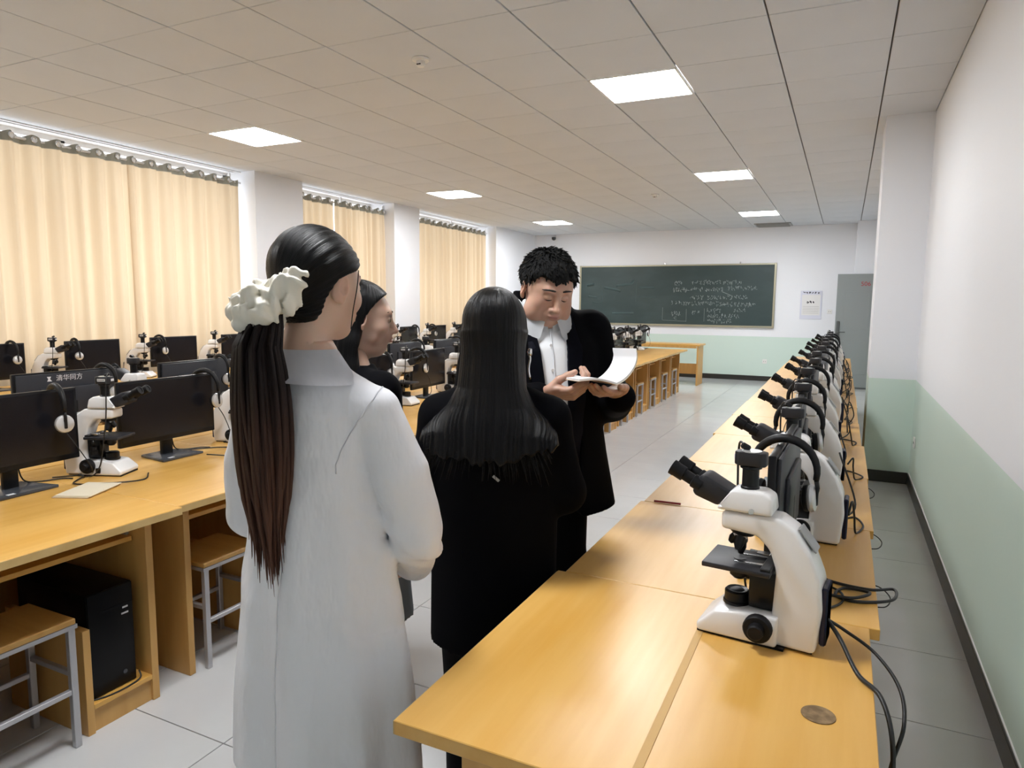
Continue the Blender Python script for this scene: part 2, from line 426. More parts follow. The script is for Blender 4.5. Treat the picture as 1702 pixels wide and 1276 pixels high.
for k, (a, b, t) in enumerate([(-1.5, 6.33, 'behind the widest curtains'), (7.16, 9.26, 'above the middle window curtains'), (9.95, 12.78, 'above the farthest curtain')]):
    rdv = empty('curtain_rod', (XC, (a + b) / 2, ZT - .045))
    MB().tube([(-.02, -(b - a) / 2, 0), (-.02, (b - a) / 2, 0)], .0125, 10).build('pole', 'rod_white', rdv)
    for s_ in (-.96, 0, .96): MB().box((-.03, s_ * (b - a) / 2, .045), (.03, .02, .11), .003).build('bracket', 'rod_white', rdv)
    tag(rdv, 'white curtain rod ' + t, 'curtain rod')

# chalkboard on the back wall
BX0, BX1, BZ0, BZ1 = -5.40, -1.30, 1.096, 2.35
cb = empty('chalkboard', ((BX0 + BX1) / 2, YB, (BZ0 + BZ1) / 2)); bw, bh = BX1 - BX0, BZ1 - BZ0
MB().box((0, -.02, 0), (bw, .03, bh)).build('writing_surface', 'board_green', cb)
MB().box((0, -.024, bh / 2), (bw + .04, .04, .03), .004).build('frame', 'board_frame', cb)
MB().box((0, -.024, -bh / 2), (bw + .04, .05, .04), .004).build('chalk_ledge', 'board_frame', cb)
for s_ in (-1, 1): MB().box((s_ * bw / 2, -.024, 0), (.04, .042, bh + .04), .004).build('frame', 'board_frame', cb)
for s_ in (-.13, .62): MB().box((s_ * bw / 2 + .1, -.012, bh / 2 + .03), (.03, .012, .05), .002).build('hanger', 'chrome', cb)
def bpx(u, v):       # crop pixel on the board (1702x651 zoom) -> board local
    return ((u - 35) / (1640 - 35) - .5) * bw, (.5 - (v - 65) / (555 - 65)) * bh
wr = MB(); rw = random.Random(11)
def stroke(m, pts, w):
    m.tube([(p[0], -.0365, p[1]) for p in pts], w, 4)
LINES = [(855, 925, 212, 4), (1000, 1395, 205, 15), (850, 965, 265, 6), (985, 1250, 262, 11), (1285, 1510, 252, 9), (990, 1100, 325, 4), (1120, 1330, 328, 8), (1340, 1440, 322, 4),
         (835, 1220, 375, 14), (1225, 1310, 380, 3), (1310, 1505, 380, 8), (1130, 1245, 430, 5), (1340, 1430, 430, 4), (1135, 1260, 472, 5), (1270, 1390, 472, 5), (1130, 1335, 515, 8), (840, 915, 460, 4), (1000, 1070, 450, 3), (860, 890, 498, 1)]
for u0_, u1_, v_, n_ in LINES:
    for k in range(n_):
        cu_ = u0_ + (u1_ - u0_) * (k + .5) / n_; hw = min(11, (u1_ - u0_) / n_ * .42); hv = 15 if n_ > 1 else 13
        for q in range(rw.randint(4, 6)):
            x, z = cu_ + rw.uniform(-hw, hw), v_ + rw.uniform(-hv, hv)
            dx, dz = rw.choice([(1, .15), (.1, 1), (.6, .7), (-.6, .7)]); l = rw.uniform(4, 10)
            stroke(wr, [bpx(x - dx * l * .6, z - dz * l), bpx(x + dx * l * .6, z + dz * l)], .0042)
for pts in ([(925, 262), (985, 270)], [(1245, 280), (1320, 312)], [(1235, 382), (1300, 378)]): stroke(wr, [bpx(*p) for p in pts], .006)
for pts in ([(768, 515), (965, 522)], [(965, 420), (965, 525)], [(1110, 415), (1110, 520)], [(768, 410), (768, 512)]): stroke(wr, [bpx(*p) for p in pts], .003)
o = wr.build('chalk_writing', 'chalk', cb); o['kind'] = 'stuff'
sm = MB()
for pts, w in ([[(95, 228), (160, 215)], .02], [[(360, 230), (430, 222), (490, 212), (515, 185)], .018], [[(250, 245), (330, 258), (400, 275)], .016], [[(540, 180), (535, 365)], .007], [[(560, 245), (690, 247)], .014],
               [[(560, 325), (710, 328)], .010], [[(235, 265), (235, 370), (150, 372)], .010], [[(330, 465), (520, 460)], .014], [[(110, 320), (190, 330)], .012]):
    stroke(sm, smooth_path([(*bpx(*p), 0) for p in pts], 4), w * (2.2 if w > .011 else 1))
for v in sm.bm.verts: v.co.y = -.0352 - (.0006 if v.co.y < -.0365 else 0)
sm.build('chalk_smear', 'chalk_faint', cb)
tag(cb, 'dark green chalkboard with faded chalk writing on the back wall', 'chalkboard')

# notice poster
po = empty('notice_poster', (-.62, YB, 1.545))
MB().box((0, -.006, 0), (.39, .01, .55), .002).build('sheet', 'paper_cool', po)
MB().box((0, -.012, .0), (.33, .003, .40)).build('printed_area', 'sticker', po)
pt = MB()
for k in range(6):
    x = -.125 + k * .05
    for q in range(4): pt.box((x + rw.uniform(-.012, .012), -.0125, .235 + rw.uniform(-.012, .012)), (rw.uniform(.014, .034), .003, .010), rot=(0, rw.uniform(0, 3), 0))
for k in range(3):
    for q in range(5): pt.box((-.055 + k * .05 + rw.uniform(-.016, .016), -.0145, .055 + rw.uniform(-.018, .018)), (rw.uniform(.018, .036), .003, .012), rot=(0, rw.choice([0, 1.57, .8]), 0))
for k in range(5): pt.box((0, -.0142, -.03 - k * .032), (.29, .002, .0025))
o = pt.build('print', 'ink', po)
tag(po, 'white notice sheet with black heading on the wall right of the chalkboard', 'poster')

# open door leaf
dr = struct(empty('door_1', (.54, 14.22, .0)))
MB().box((-.345, 0, 1.065), (.72, .045, 2.1), .003).build('door_leaf', 'door_grey', dr)
for z in (.58, 1.45): MB().box((-.36, -.024, z), (.42, .006, .62 if z < 1 else .7), .004).build('door_panel', 'door_grey', dr)
MB().box((-.655, -.032, 1.1), (.055, .03, .30), .01, 2).build('lock_plate', 'lock_dark', dr)
MB().tube(smooth_path([(-.655, -.045, 1.05), (-.655, -.085, 1.05), (-.60, -.09, 1.05), (-.53, -.09, 1.05)], 4), .011, 8).build('door_handle', 'lock_dark', dr)
text_mesh('506', .11, 'door_number', 'red_print', dr, Matrix.Translation((-.235, -.0245, 1.93)) @ Euler((R(90), 0, 0)).to_matrix().to_4x4())
MB().box((-.33, 0, .018), (.66, .05, .03)).build('door_sweep', 'lock_dark', dr)

# small fittings
def detector(loc, label):
    d = empty('smoke_detector', loc)
    MB().lathe([(.05, 0), (.058, -.008), (.055, -.018), (.03, -.022)], n=20).build('mount', 'plastic_white', d, 40)
    MB().lathe([(.028, -.02), (.03, -.045), (.022, -.055), (.01, -.057)], n=16).build('sensor', 'plastic_white', d, 40)
    MB().box((.0, -.024, -.045), (.03, .012, .008), .002).build('slot', 'smoke_dark', d)
    tag(d, label, 'smoke detector')
detector((-2.58, 3.95, ZC), 'round white smoke detector on the ceiling above the white-coated woman')
detector((-2.55, 9.95, ZC), 'tiny round smoke detector on the ceiling far back, above the chalkboard')
sc_ = empty('security_camera', (-6.05, YB, 2.98))
MB().box((0, -.01, .02), (.06, .02, .08), .004).build('bracket', 'plastic_white', sc_)
MB().lathe([(.02, 0), (.045, .02), (.05, .05), (.045, .07)], c=(0, -.07, -.03), n=16).build('dome', 'smoke_dark', sc_, 40)
MB().tube([(0, -.01, .0), (0, -.07, .0)], .012, 8).build('arm', 'plastic_white', sc_)
tag(sc_, 'small dark dome camera high in the far left corner', 'security camera')
vt = empty('ceiling_hatch', (-1.35, 14.35, ZC))
MB().box((0, 0, -.012), (.66, .5, .02), .004).build('frame', 'grille_grey', vt)
for k in range(6): MB().box((0, -.2 + k * .08, -.026), (.58, .05, .012), .002, rot=(.3, 0, 0)).build('slat', 'grille_grey', vt)
tag(vt, 'grey ceiling vent grille against the back wall above the chalkboard', 'vent')
def outlet(loc, rz, label):
    s_ = empty('wall_socket', loc, rz)
    MB().box((0, -.005, 0), (.086, .01, .086), .003).build('plate', 'plastic_white', s_)
    for dx in (-.015, .015): MB().box((dx, -.0105, 0), (.006, .002, .018)).build('slot', 'smoke_dark', s_)
    tag(s_, label, 'socket')
outlet((-1.42, YB, .40), 0, 'white wall socket low on the green back wall')
outlet((-.28, YB, 1.42), 0, 'white light switch plate between notice sheet and grey door')
outlet((XR, 6.35, .42), R(-90), 'small white socket low on the right wall by the pillar')
# ------------------------------------------------------------------ computer desks (local: front edge at x=0, body towards -x, width 0..0.8 along +y)
DW = .80; DT = .028; DH = .75
def make_desk(depth, name='computer_desk', cpu=True):
    d = empty(name)
    MB().box((-depth / 2, DW / 2, DH - DT / 2), (depth - .002, DW - .003, DT), .0015).build('tabletop', 'wood_top_along', d)
    MB().box((.0004, DW / 2, DH - DT / 2 - .001), (.002, DW - .006, DT - .003)).build('edge_band', 'wood_edge', d)
    for y in (.125, .745): MB().box((-.12 - (depth - .16) / 2, y, (DH - DT) / 2), (depth - .16, .028, DH - DT - .001), .001).build('side_panel', 'wood_panel', d)
    MB().box((-depth + .10, .435, .45), (.018, .59, .55)).build('back_panel', 'wood_panel', d)
    if cpu:
        MB().box((-.20 - .15, .435, .625), (.32, .585, .018), .001).build('keyboard_tray', 'wood_top_along', d)
        for y in (.146, .724): MB().box((-.36, y, .65), (.30, .012, .03)).build('tray_rail', 'stool_metal', d)
        MB().box((-.12 - .225, .495, .19), (.45, .026, .38), .001).build('partition', 'wood_panel', d)
        MB().box((-.12 - .225, .62, .095), (.45, .222, .018), .001).build('tower_shelf', 'wood_top_along', d)
        MB().box((-.14, .62, .043), (.018, .222, .085)).build('toe_board', 'wood_panel', d)
    return d
def make_stool():
    s = empty('stool'); w, dp, h = .30, .26, .45; t = .022
    MB().box((0, 0, h - .009), (dp, w, .02), .003).build('seat', 'stool_seat', s)
    f = MB()
    for sx in (-1, 1): f.box((sx * (dp / 2 - .004), 0, h - .026), (.012, w + .006, .014))
    for sy in (-1, 1): f.box((0, sy * (w / 2 - .004), h - .026), (dp, .012, .014))
    f.build('seat_frame', 'stool_metal', s)
    for sx in (-1, 1):
        for sy in (-1, 1):
            b = Vector((sx * (dp / 2 - .012), sy * (w / 2 - .014), 0)); m = MB(); m.box((b.x, b.y, (h - .03) / 2), (t, t, h - .03), .002)
            m.build('leg', 'stool_metal', s)
    for sx in (-1, 1): MB().box((sx * (dp / 2 - .012), 0, .20), (.018, w - .05, .018), .002).build('stretcher', 'stool_metal', s)
    for sy in (-1, 1): MB().box((0, sy * (w / 2 - .014), .26), (dp - .045, .018, .018), .002).build('stretcher', 'stool_metal', s)
    return s
# ------------------------------------------------------------------ microscope (front = +x, base centre at origin)
def make_scope():
    s = empty('microscope'); Y90 = (R(90), 0, 0)
    MB().prism([(.125, .004), (.127, .022), (.088, .058), (.03, .066), (-.05, .07), (-.05, .004)], .066, 'Y', .007, 3, taper=[1.05, 1.05, .95, .9, .9, 1]).build('base', 'scope_white', s, 40)
    b = bpy.data.objects[-1] if False else s.children[0]
    MB().box((.03, 0, .003), (.19, .125, .006)).build('foot_pad', 'scope_rubber', b)
    MB().prism([(.118, .026), (.098, .046), (.0975, .0465), (.1195, .0265)], .03, 'Y').build('name_plate', 'grille_grey', b)
    a = MB().prism([(-.03, .004), (-.034, .10), (-.036, .166), (-.020, .212), (.008, .240), (.086, .246), (.088, .286), (-.037, .288), (-.075, .265), (-.108, .218), (-.130, .16), (-.136, .10), (-.126, .004)], .044, 'Y', .010, 3,
               taper=[1.15, .95, .85, .85, .9, .95, .9, .88, .85, .95, 1.1, 1.15, 1.2]).build('arm', 'scope_white', s, 40)
    MB().box((-.0965, 0, .245), (.06, .05, .004), .001, rot=(0, R(-52), 0)).build('carry_slot', 'grille_grey', a)
    MB().box((-.080, 0, .003), (.08, .08, .006)).build('foot_pad', 'scope_rubber', a)
    for sy in (-1, 1): MB().box((-.138, sy * .0, .085), (.014, .07, .13), .004, 1).build('rear_cover', 'navy_plastic', a)
    h = MB().prism([(.100, .289), (.092, .302), (.068, .338), (.0, .340), (-.020, .328), (-.024, .289)], .043, 'Y', .008, 3, taper=[1, 1, .8, .75, .8, 1]).build('head', 'scope_white', s, 40)
    MB().tube([(.02, .0445, .297), (.02, .050, .297)], .006, 10).build('lock_screw', 'chrome', h)
    dx, dz = math.cos(R(27)), math.sin(R(27))
    bb = MB().prism([(.066, .330), (.098, .294), (.150, .312), (.158, .322), (.142, .360), (.130, .362)], .040, 'Y', .007, 2, taper=[.8, .9, 1, 1, .95, .9]).build('binocular_body', 'scope_grey', s, 40)
    for sy in (-1, 1):
        e = MB(); st = Vector((.138, sy * .027, .335)); d = Vector((dx, sy * .03, dz)).normalized()
        e.lathe([(.0165, 0), (.0165, .022), (.0135, .024), (.0135, .045), (.0175, .047), (.0175, .068), (.0185, .070), (.0185, .080), (.012, .081), (.012, .078)], c=st, rot=along(d), n=18).build('eyepiece', 'scope_rubber', s, 40)
    MB().lathe([(.021, 0), (.021, .004), (.0185, .006), (.0185, .045), (.024, .047), (.024, .052)], c=(.035, 0, .339), n=20).build('camera_tube', 'scope_black', s, 40)
    c = MB().prism([(.010, -.022), (.060, -.022), (.070, -.012), (.070, .012), (.060, .022), (.010, .022), (.0, .012), (.0, -.012)], .016, 'Z', .004, 2, c=(.0, 0, .408)).build('camera', 'scope_grey', s, 40)
    MB().lathe([(.0, 0), (.022, 0), (.022, .002), (.0, .002)], c=(.035, 0, .4235), n=20).build('top_cap', 'silver_plastic', c, 40)
    MB().box((.035, -.0225, .410), (.034, .001, .011)).build('sticker', 'sticker', c)
    MB().box((.0705, 0, .410), (.001, .020, .010)).build('sticker', 'sticker', c)
    k = MB()
    for q in range(6): k.box((.022 + q * .005, -.0232, .410), (.003, .0005, .005))
    k.build('sticker_print', 'ink', c)
    MB().tube(smooth_path([(.052, -.006, .424), (.058, -.012, .436), (.068, -.03, .437), (.076, -.052, .42), (.078, -.06, .37), (.074, -.066, .25), (.06, -.070, .15), (.045, -.072, .06), (.02, -.080, .012), (-.01, -.088, .004)], 5), .0027, 6).build('camera_cable', 'cable', s)
    MB().box((.050, -.004, .432), (.022, .012, .014), .003, rot=(0, -.5, .3)).build('usb_plug', 'scope_black', c)
    n = MB().lathe([(.030, 0), (.032, -.006), (.026, -.014), (.010, -.018)], c=(.045, 0, .246), rot=(0, R(-8), 0), n=20).build('nosepiece', 'scope_black', s, 40)
    for q, (an, ti, ln) in enumerate([(0, 0, .05), (95, 36, .042), (180, 40, .036), (265, 36, .046)]):
        d = Vector((math.sin(R(ti)) * -math.cos(R(an)), math.sin(R(ti)) * math.sin(R(an)), -math.cos(R(ti))))
        p = Vector((.048, 0, .236)) + d * .004; ob = MB().lathe([(.0125, 0), (.0125, .012), (.0115, .014), (.0115, ln * .7), (.006, ln), (.004, ln)], c=p, rot=along(d), n=14).build('objective', 'scope_black', s, 40)
        MB().lathe([(.0129, .006), (.0129, .013)], c=p, rot=along(d), n=14).build('band', 'objective_ring', ob)
    st = MB().box((.045, 0, .164), (.150, .135, .012), .003, 2).build('stage', 'scope_grey', s, 40)
    MB().lathe([(.014, 0), (.014, .0012)], c=(.05, 0, .1702), n=18).build('aperture', 'scope_black', st)
    MB().box((-.018, 0, .172), (.022, .12, .010), .002).build('slide_rail', 'scope_black', st)
    for sy in (-1, 1): MB().prism([(.0, .0), (.062, .012), (.066, .018), (.058, .017), (.0, .012)], .0015, 'Z', 0, 1, c=(-.012, sy * .028 - .006, .174)).build('slide_clip', 'chrome', st)
    MB().box((.004, -.035, .178), (.03, .022, .006), .001).build('clip_block', 'chrome', st)
    sk = MB().tube([(.01, -.06, .158), (.01, -.06, .128)], .0065, 10).build('stage_rod', 'scope_black', s)
    for z0, z1, r in ((.128, .112, .013), (.110, .096, .016)): MB().lathe([(r, 0), (r, z0 - z1)], c=(.01, -.06, z1), n=14).build('stage_knob', 'scope_rubber', sk, 40)
    MB().box((-.008, 0, .115), (.058, .062, .088), .005, 2).build('focus_block', 'scope_black', s, 40)
    MB().lathe([(.013, 0), (.021, .008), (.021, .026), (.017, .03)], c=(.05, 0, .124), n=18).build('condenser', 'scope_black', s, 40)
    MB().tube([(.05, 0, .134), (.0, 0, .134)], .008, 8).build('condenser_arm', 'scope_black', s)
    il = MB().lathe([(.031, 0), (.031, .006), (.028, .008), (.028, .028), (.024, .032), (.018, .030)], c=(.052, 0, .064), n=22).build('illuminator', 'scope_black', s, 40)
    MB().lathe([(.017, 0), (.012, .003), (.002, .004)], c=(.052, 0, .0935), n=18).build('lens', 'scope_grey', il, 40)
    for sy in (-1, 1):
        kn = MB().lathe([(.012, 0), (.012, .012), (.029, .014), (.031, .018), (.031, .032), (.028, .036), (.018, .037), (.017, .040), (.017, .052), (.014, .055)], c=(-.012, sy * .052, .046), rot=along((0, sy, 0)), n=24).build('focus_knob', 'scope_rubber', s, 40)
    MB().box((.028, -.0655, .025), (.020, .012, .022), .002).build('lamp_switch', 'scope_black', s)
    return s
# ------------------------------------------------------------------ monitor (screen faces +x, base centre at origin)
def make_monitor():
    m = empty('monitor'); W_, z0, z1 = .535, .085, .385; zc = (z0 + z1) / 2
    MB().box((-.004, 0, zc), (.020, W_, z1 - z0), .004, 2).build('bezel', 'monitor_black', m, 40)
    MB().box((.0062, 0, zc + .006), (.001, W_ - .022, z1 - z0 - .034)).build('screen', 'screen', m)
    bk = MB().prism([(-W_ / 2 + .012, z0 + .012), (W_ / 2 - .012, z0 + .012), (W_ / 2 - .012, z1 - .008), (-W_ / 2 + .012, z1 - .008)], .006, 'X', .004, 2, c=(-.019, 0, 0)).build('back_cover', 'monitor_back', m, 40)
    MB().box((-.030, 0, zc - .02), (.016, .30, .18), .007, 2).build('back_bulge', 'monitor_back', m, 40)
    MB().box((-.028, 0, .115), (.022, .058, .23), .004, 2).build('stand_neck', 'monitor_black', m, 40)
    MB().prism([(-.10, -.085), (.09, -.115), (.09, .115), (-.10, .085)], .006, 'Z', .003, 2, c=(.0, 0, .006)).build('stand_base', 'monitor_base', m, 40)
    MB().box((.075, -.06, .0125), (.018, .028, .0008)).build('sticker', 'sticker', m)
    MB().tube(smooth_path([(-.03, .03, .12), (-.045, .06, .03), (-.05, .12, .006), (-.02, .2, .004), (.02, .22, .004)], 5), .003, 6).build('cable', 'cable', m)
    return m
# ------------------------------------------------------------------ headphones hung over a monitor's top edge: band plane = xz, top of band at origin
def make_headset():
    h = empty('headphones')
    arc = [(.082 * math.cos(R(a)), 0, -.082 + .085 * math.sin(R(a))) for a in range(-12, 193, 12)]
    MB().tube(arc, [.008 + .004 * math.sin(math.pi * i / (len(arc) - 1)) for i in range(len(arc))], 8).build('headband', 'headband', h, True)
    for sx in (-1, 1):
        MB().tube([(sx * .080, 0, -.095), (sx * .085, 0, -.12), (sx * .080, 0, -.15)], .006, 8).build('yoke', 'headband', h)
        c = MB().lathe([(.034, 0), (.037, .006), (.034, .014), (.024, .018)], c=(sx * .066, 0, -.15), rot=along((sx, 0, .1)), n=20).build('ear_cup', 'silver_plastic', h, 40)
        MB().lathe([(.022, 0), (.034, .004), (.036, .014), (.032, .018)], c=(sx * .050, 0, -.152), rot=along((sx, 0, .1)), n=20).build('ear_pad', 'headband', c, 40)
        MB().box((sx * .086, 0, -.14), (.004, .012, .055), .002).build('cup_bar', 'headband', c)
    MB().tube(smooth_path([(.075, .0, -.18), (.09, .03, -.24), (.085, .08, -.33), (.06, .10, -.372)], 5), .0022, 6).build('cord', 'cable', h)
    return h

deskR = make_desk(.79); deskA = make_desk(1.03); stool0 = make_stool(); scope0 = make_scope(); mon0 = make_monitor(); head0 = make_headset()
USED = set()
def put(proto, loc, rz, label, cat, group):
    o = proto if proto.name not in USED else clone(proto)
    USED.add(proto.name); o.location = loc; o.rotation_euler = (0, 0, rz); tag(o, label, cat, group); return o

ZD = DH + .0005
# ---- right-hand row: users sit on the left (front = -x), rotate desk by 180 deg
xs_r = [(-.695), (-.672), (-.660), (-.655), (-.668), (-.672), (-.668), (-.672), (-.676), (-.680), (-.684), (-.682), (-.686)]
for k in range(13):
    y = .96 + k * DW
    put(deskR, (xs_r[k], y + DW, 0), R(180), 'wooden desk in the row along the right wall, %s from the camera' % ORD[k], 'desk', 'wooden desks along the right wall')
yr = [1.615, 2.395, 3.20, 4.02, 4.82, 5.60, 6.42, 7.22, 8.02, 8.82, 9.62, 10.4]
for k, y in enumerate(yr):
    x = [-.138, -.10, -.11, -.13, -.12, -.14, -.13, -.12, -.14, -.13, -.12, -.13][k]; a = [174, 178, 183, 179, 176, 182, 178, 180, 177, 183, 180, 178][k]
    put(scope0, (x, y, ZD), R(a), 'white microscope on the right-hand desks, %s from the camera' % ORD[k], 'microscope', 'microscopes on the right-hand desks')
for k in range(11):
    y = 2.04 + k * .80 + rnd.uniform(-.02, .02); x = -.145 + rnd.uniform(-.012, .012)
    a = 180 + [-2, 1, 3, -1, 2, -3, 0, 2, -2, 1, 0][k]
    put(mon0, (x, y, ZD), R(a), 'black monitor on the right-hand desks, %s from the camera, seen from behind' % ORD[k], 'monitor', 'monitors on the right-hand desks')
    put(head0, (x + .012, y - .10 + rnd.uniform(-.03, .05), ZD + .399), R(180 + [-8, 6, -4, 10, -6, 4, 0, 8, -5, 3, 0][k]), 'black headphones hung over the %s monitor of the right-hand desks' % ORD[k], 'headphones', 'headphones on the right-hand monitors')

# ---- row A: front edge towards the aisle (front = +x)
def xA(y): return -2.142 - .0275 * max(0, y - 1)
for k in range(-1, 14):
    y = .89 + k * DW
    put(deskA, (xA(y + .4), y, 0), 0, 'wooden computer desk facing the middle aisle, %s from the camera' % ORD[k + 1], 'desk', 'left-hand desks facing the aisle')
for k in range(14):
    y = .89 + k * DW; x = xA(y + .4)
    if k != 0 or True:
        st = put(stool0, (x - .225 + .0, y + (.299 if k == 0 else .326 if k == 1 else .31 + rnd.uniform(-.012, .012)), 0), rnd.uniform(-.01, .01) if k else 0, 'wooden stool with grey legs at the aisle desks, %s from the camera' % ORD[k], 'stool', 'stools under the aisle desks')
    put(mon0, (x - .75, y + (.64 if k == 0 else .555 if k == 1 else .575), ZD), R([3, 2, 0, -2, 3, 0, 2, -3, 1, 0, 2, -1, 0, 1][k]), 'black monitor on the aisle desks, %s from the camera' % ORD[k], 'monitor', 'monitors on the aisle desks')
    yo = .165 if k == 0 else .60
    hy = y + .58 + ([.24, .19][k] if k < 2 else rnd.choice([-.16, .17]))
    put(head0, (x - .755, hy, ZD + .399), R([-10, 12, 5, -8, 10, 0, -6, 8, 4, -5, 0, 6, 0, 3][k]), 'black and silver headphones hung on the %s monitor of the aisle desks' % ORD[k], 'headphones', 'headphones on the aisle monitors')
for k in range(13):
    y = 1.86 + k * DW; x = xA(y)
    put(scope0, (x - .73, y + (.02 if k == 0 else .015 if k == 1 else -.02), ZD), R([24, 18, 10, 4, 5, 0, -5, 6, 2, -3, 4, 0, 5][k]), 'white microscope on the aisle desks, %s from the camera' % ORD[k], 'microscope', 'microscopes on the aisle desks')

# ---- row B: back to back with row A, users on the far side (front = -x)
def xB(y): return xA(y) - 1.03 - .006
for k in range(0, 14):
    y = .89 + k * DW
    put(deskR, (xB(y + .4) - .79, y + DW, 0), R(180), 'wooden desk behind the aisle desks, back to back, %s from the camera' % ORD[k], 'desk', 'desks back to back with the aisle desks')
for k in range(12):
    y = .89 + k * DW; x = xB(y + .4)
    mo = put(mon0, (x - .46, y + 1.32, ZD - .02), R(180 + [-1, 4, 2, -3, 0, 2, -2, 3, 0, 1, -2, 0, 2][k]), 'black monitor turned away behind the aisle desks, %s from the camera' % ORD[k], 'monitor', 'monitors turned away from the camera')
    mo.location.z = ZD
    put(scope0, (x - .44, y + 1.715, ZD), R(180 + [10, -6, 4, -8, 6, 2, 0, -5, 4, 0, 3, -2, 0][k]), 'white microscope behind the aisle desks, eyepieces turned away, %s from the camera' % ORD[k], 'microscope', 'microscopes turned away from the camera')
    put(head0, (x - .455, y + 1.52, ZD + .399), R(180 + [8, -6, 5, 0, 6, -4, 3, 0, 5, -3, 0, 2, 4][k]), 'black headphones on the %s turned-away monitor behind the aisle desks' % ORD[k], 'headphones', 'headphones on the turned-away monitors')
    if k == 0:
        lg = empty('x'); bpy.data.objects.remove(lg)
        text_mesh('清华同方', .034, 'maker_name', 'logo_white', mo, Matrix.Translation((-.0262, .0, .350)) @ Euler((R(90), 0, R(-90))).to_matrix().to_4x4())
        MB().prism([(.088, .338), (.112, .338), (.106, .350), (.112, .362), (.092, .362), (.098, .350)], .0005, 'X', c=(-.0262, 0, 0)).build('maker_mark', 'logo_white', mo)

# ---- row C under the windows (front = +x)
for k in range(0, 12):
    y = 2.72 + k * .86
    o = put(deskA, (-5.58, y, 0), 0, 'wooden desk under the curtained windows, %s from the camera' % ORD[k], 'desk', 'desks under the windows'); o.scale = (.95, 1.07, 1)
    put(scope0, (-6.25, y + .93, ZD), R([26, 30, 22, 18, 10, 0, 5, -4, 2, 0, 6, 1][k]), 'white microscope under the curtained windows, %s from the camera' % ORD[k], 'microscope', 'microscopes under the windows')
    put(mon0, (-6.27, y + .48, ZD), R([2, 3, -2, 4, 0, -3, 2, 5, 0, 1, -2, 0][k]), 'black monitor under the curtained windows, %s from the camera' % ORD[k], 'monitor', 'monitors under the windows')
    put(head0, (-6.272, y + .48 + (.16 if k == 0 else -.17 if k < 3 else rnd.choice([-.17, .17])), ZD + .399), R([5, -6, 8, 0, -5, 6, 3, -2, 0, 4, 2, 0][k]), 'black headphones on the %s monitor under the curtained windows' % ORD[k], 'headphones', 'headphones on the window monitors')

# ---- computer tower in the first aisle desk, papers, table at the back
tw = empty('computer_tower', (-2.145 - .36, .89 + .605, .1042), R(0))
MB().box((0, 0, .19), (.40, .17, .38), .004, 2).build('case', 'tower_black', tw, 40)
MB().box((.203, .0, .19), (.008, .166, .376), .003, 2).build('front_panel', 'tower_black', tw, 40)
MB().box((.2075, .02, .305), (.003, .12, .006)).build('drive_slot', 'tower_black', tw)
MB().box((.2075, .052, .292), (.003, .020, .006)).build('sticker', 'sticker', tw)
MB().box((.2075, .050, .270), (.003, .026, .006)).build('sticker', 'sticker', tw)
MB().tube([(.203, .04, .05), (.209, .04, .05)], .008, 12).build('power_button', 'monitor_base', tw)
tag(tw, 'black computer tower on the low shelf of the nearest aisle desk', 'computer tower')
MB_ = MB().tube(smooth_path([(-2.30, 1.40, .108), (-2.275, 1.46, .107), (-2.272, 1.53, .107), (-2.28, 1.58, .112), (-2.30, 1.59, .13)], 6), .003, 6)
tag(MB_.build('tower_cable', 'cable'), 'thin black cable in front of the computer tower', 'cable')
def sheets(name, loc, rz, w, h, mats, label, cat):
    e = empty(name, loc, rz); z = 0
    for i, m in enumerate(mats):
        MB().box((.004 * i, .003 * i, z + .0016), (w, h, .003), .0008).build('cover' if i == 0 else 'page', m, e); z += .003
    return tag(e, label, cat)
sheets('booklet', (-2.66, 1.66, ZD), R(24), .14, .20, ['paper_tan', 'paper_cream', 'paper_cream'], 'thin cream booklet lying on the desk beside the nearest aisle microscope', 'booklet')
sheets('paper_stack', (-2.55, 2.66, ZD), R(10), .16, .20, ['paper', 'paper'], 'small white papers on the desk behind the ponytail', 'papers')
sheets('paper_stack', (-2.60, 4.18, ZD), R(-10), .15, .20, ['paper_cream', 'paper_cream'], 'cream papers on the desk between the two dark-haired women', 'papers')

td = empty('teacher_table', (-3.35, 13.44, 0))
MB().box((0, 0, .765), (1.86, .54, .03), .002).build('tabletop', 'wood_top', td)
for sx in (-1, 1): MB().box((sx * .88, 0, .375), (.03, .5, .748), .001).build('side_panel', 'wood_panel', td)
MB().box((0, .1, .29), (1.72, .018, .20)).build('modesty_panel', 'wood_panel', td)
MB().box((0, -.262, .735), (1.72, .016, .05)).build('apron', 'wood_panel', td)
tag(td, 'plain wooden table standing crosswise below the chalkboard', 'table')

# ---- details of the nearest right-hand desk
gr = MB().lathe([(.030, 0), (.030, .0012), (.026, .0014), (.024, .0006)], c=(-.002, 1.326, ZD), n=28).build('cable_grommet', 'hole_brown', None, 40)
tag(gr, 'round brown cable hole cover in the nearest right-hand desktop', 'cable hole')
tp = MB().box((-.262, 1.32, ZD + .0003), (.016, .60, .0006))
tag(tp.build('tape_residue', 'tape_brown'), 'long strip of old tape residue on the nearest right-hand desktop', 'tape')
def cable(name, pts, r, label):
    return tag(MB().tube(smooth_path(pts, 8), r, 8).build(name, 'cable'), label, 'cable')
z = ZD + .004
cable('power_cable', [(-.004, 1.60, .83), (.03, 1.56, .80), (.065, 1.50, .76), (.105, 1.44, .752), (.125, 1.38, .70), (.125, 1.33, .60), (.118, 1.30, .45), (.118, 1.28, .2), (.15, 1.25, .012)], .0048, 'thick black power cable dropping off the desk behind the nearest right-hand microscope')
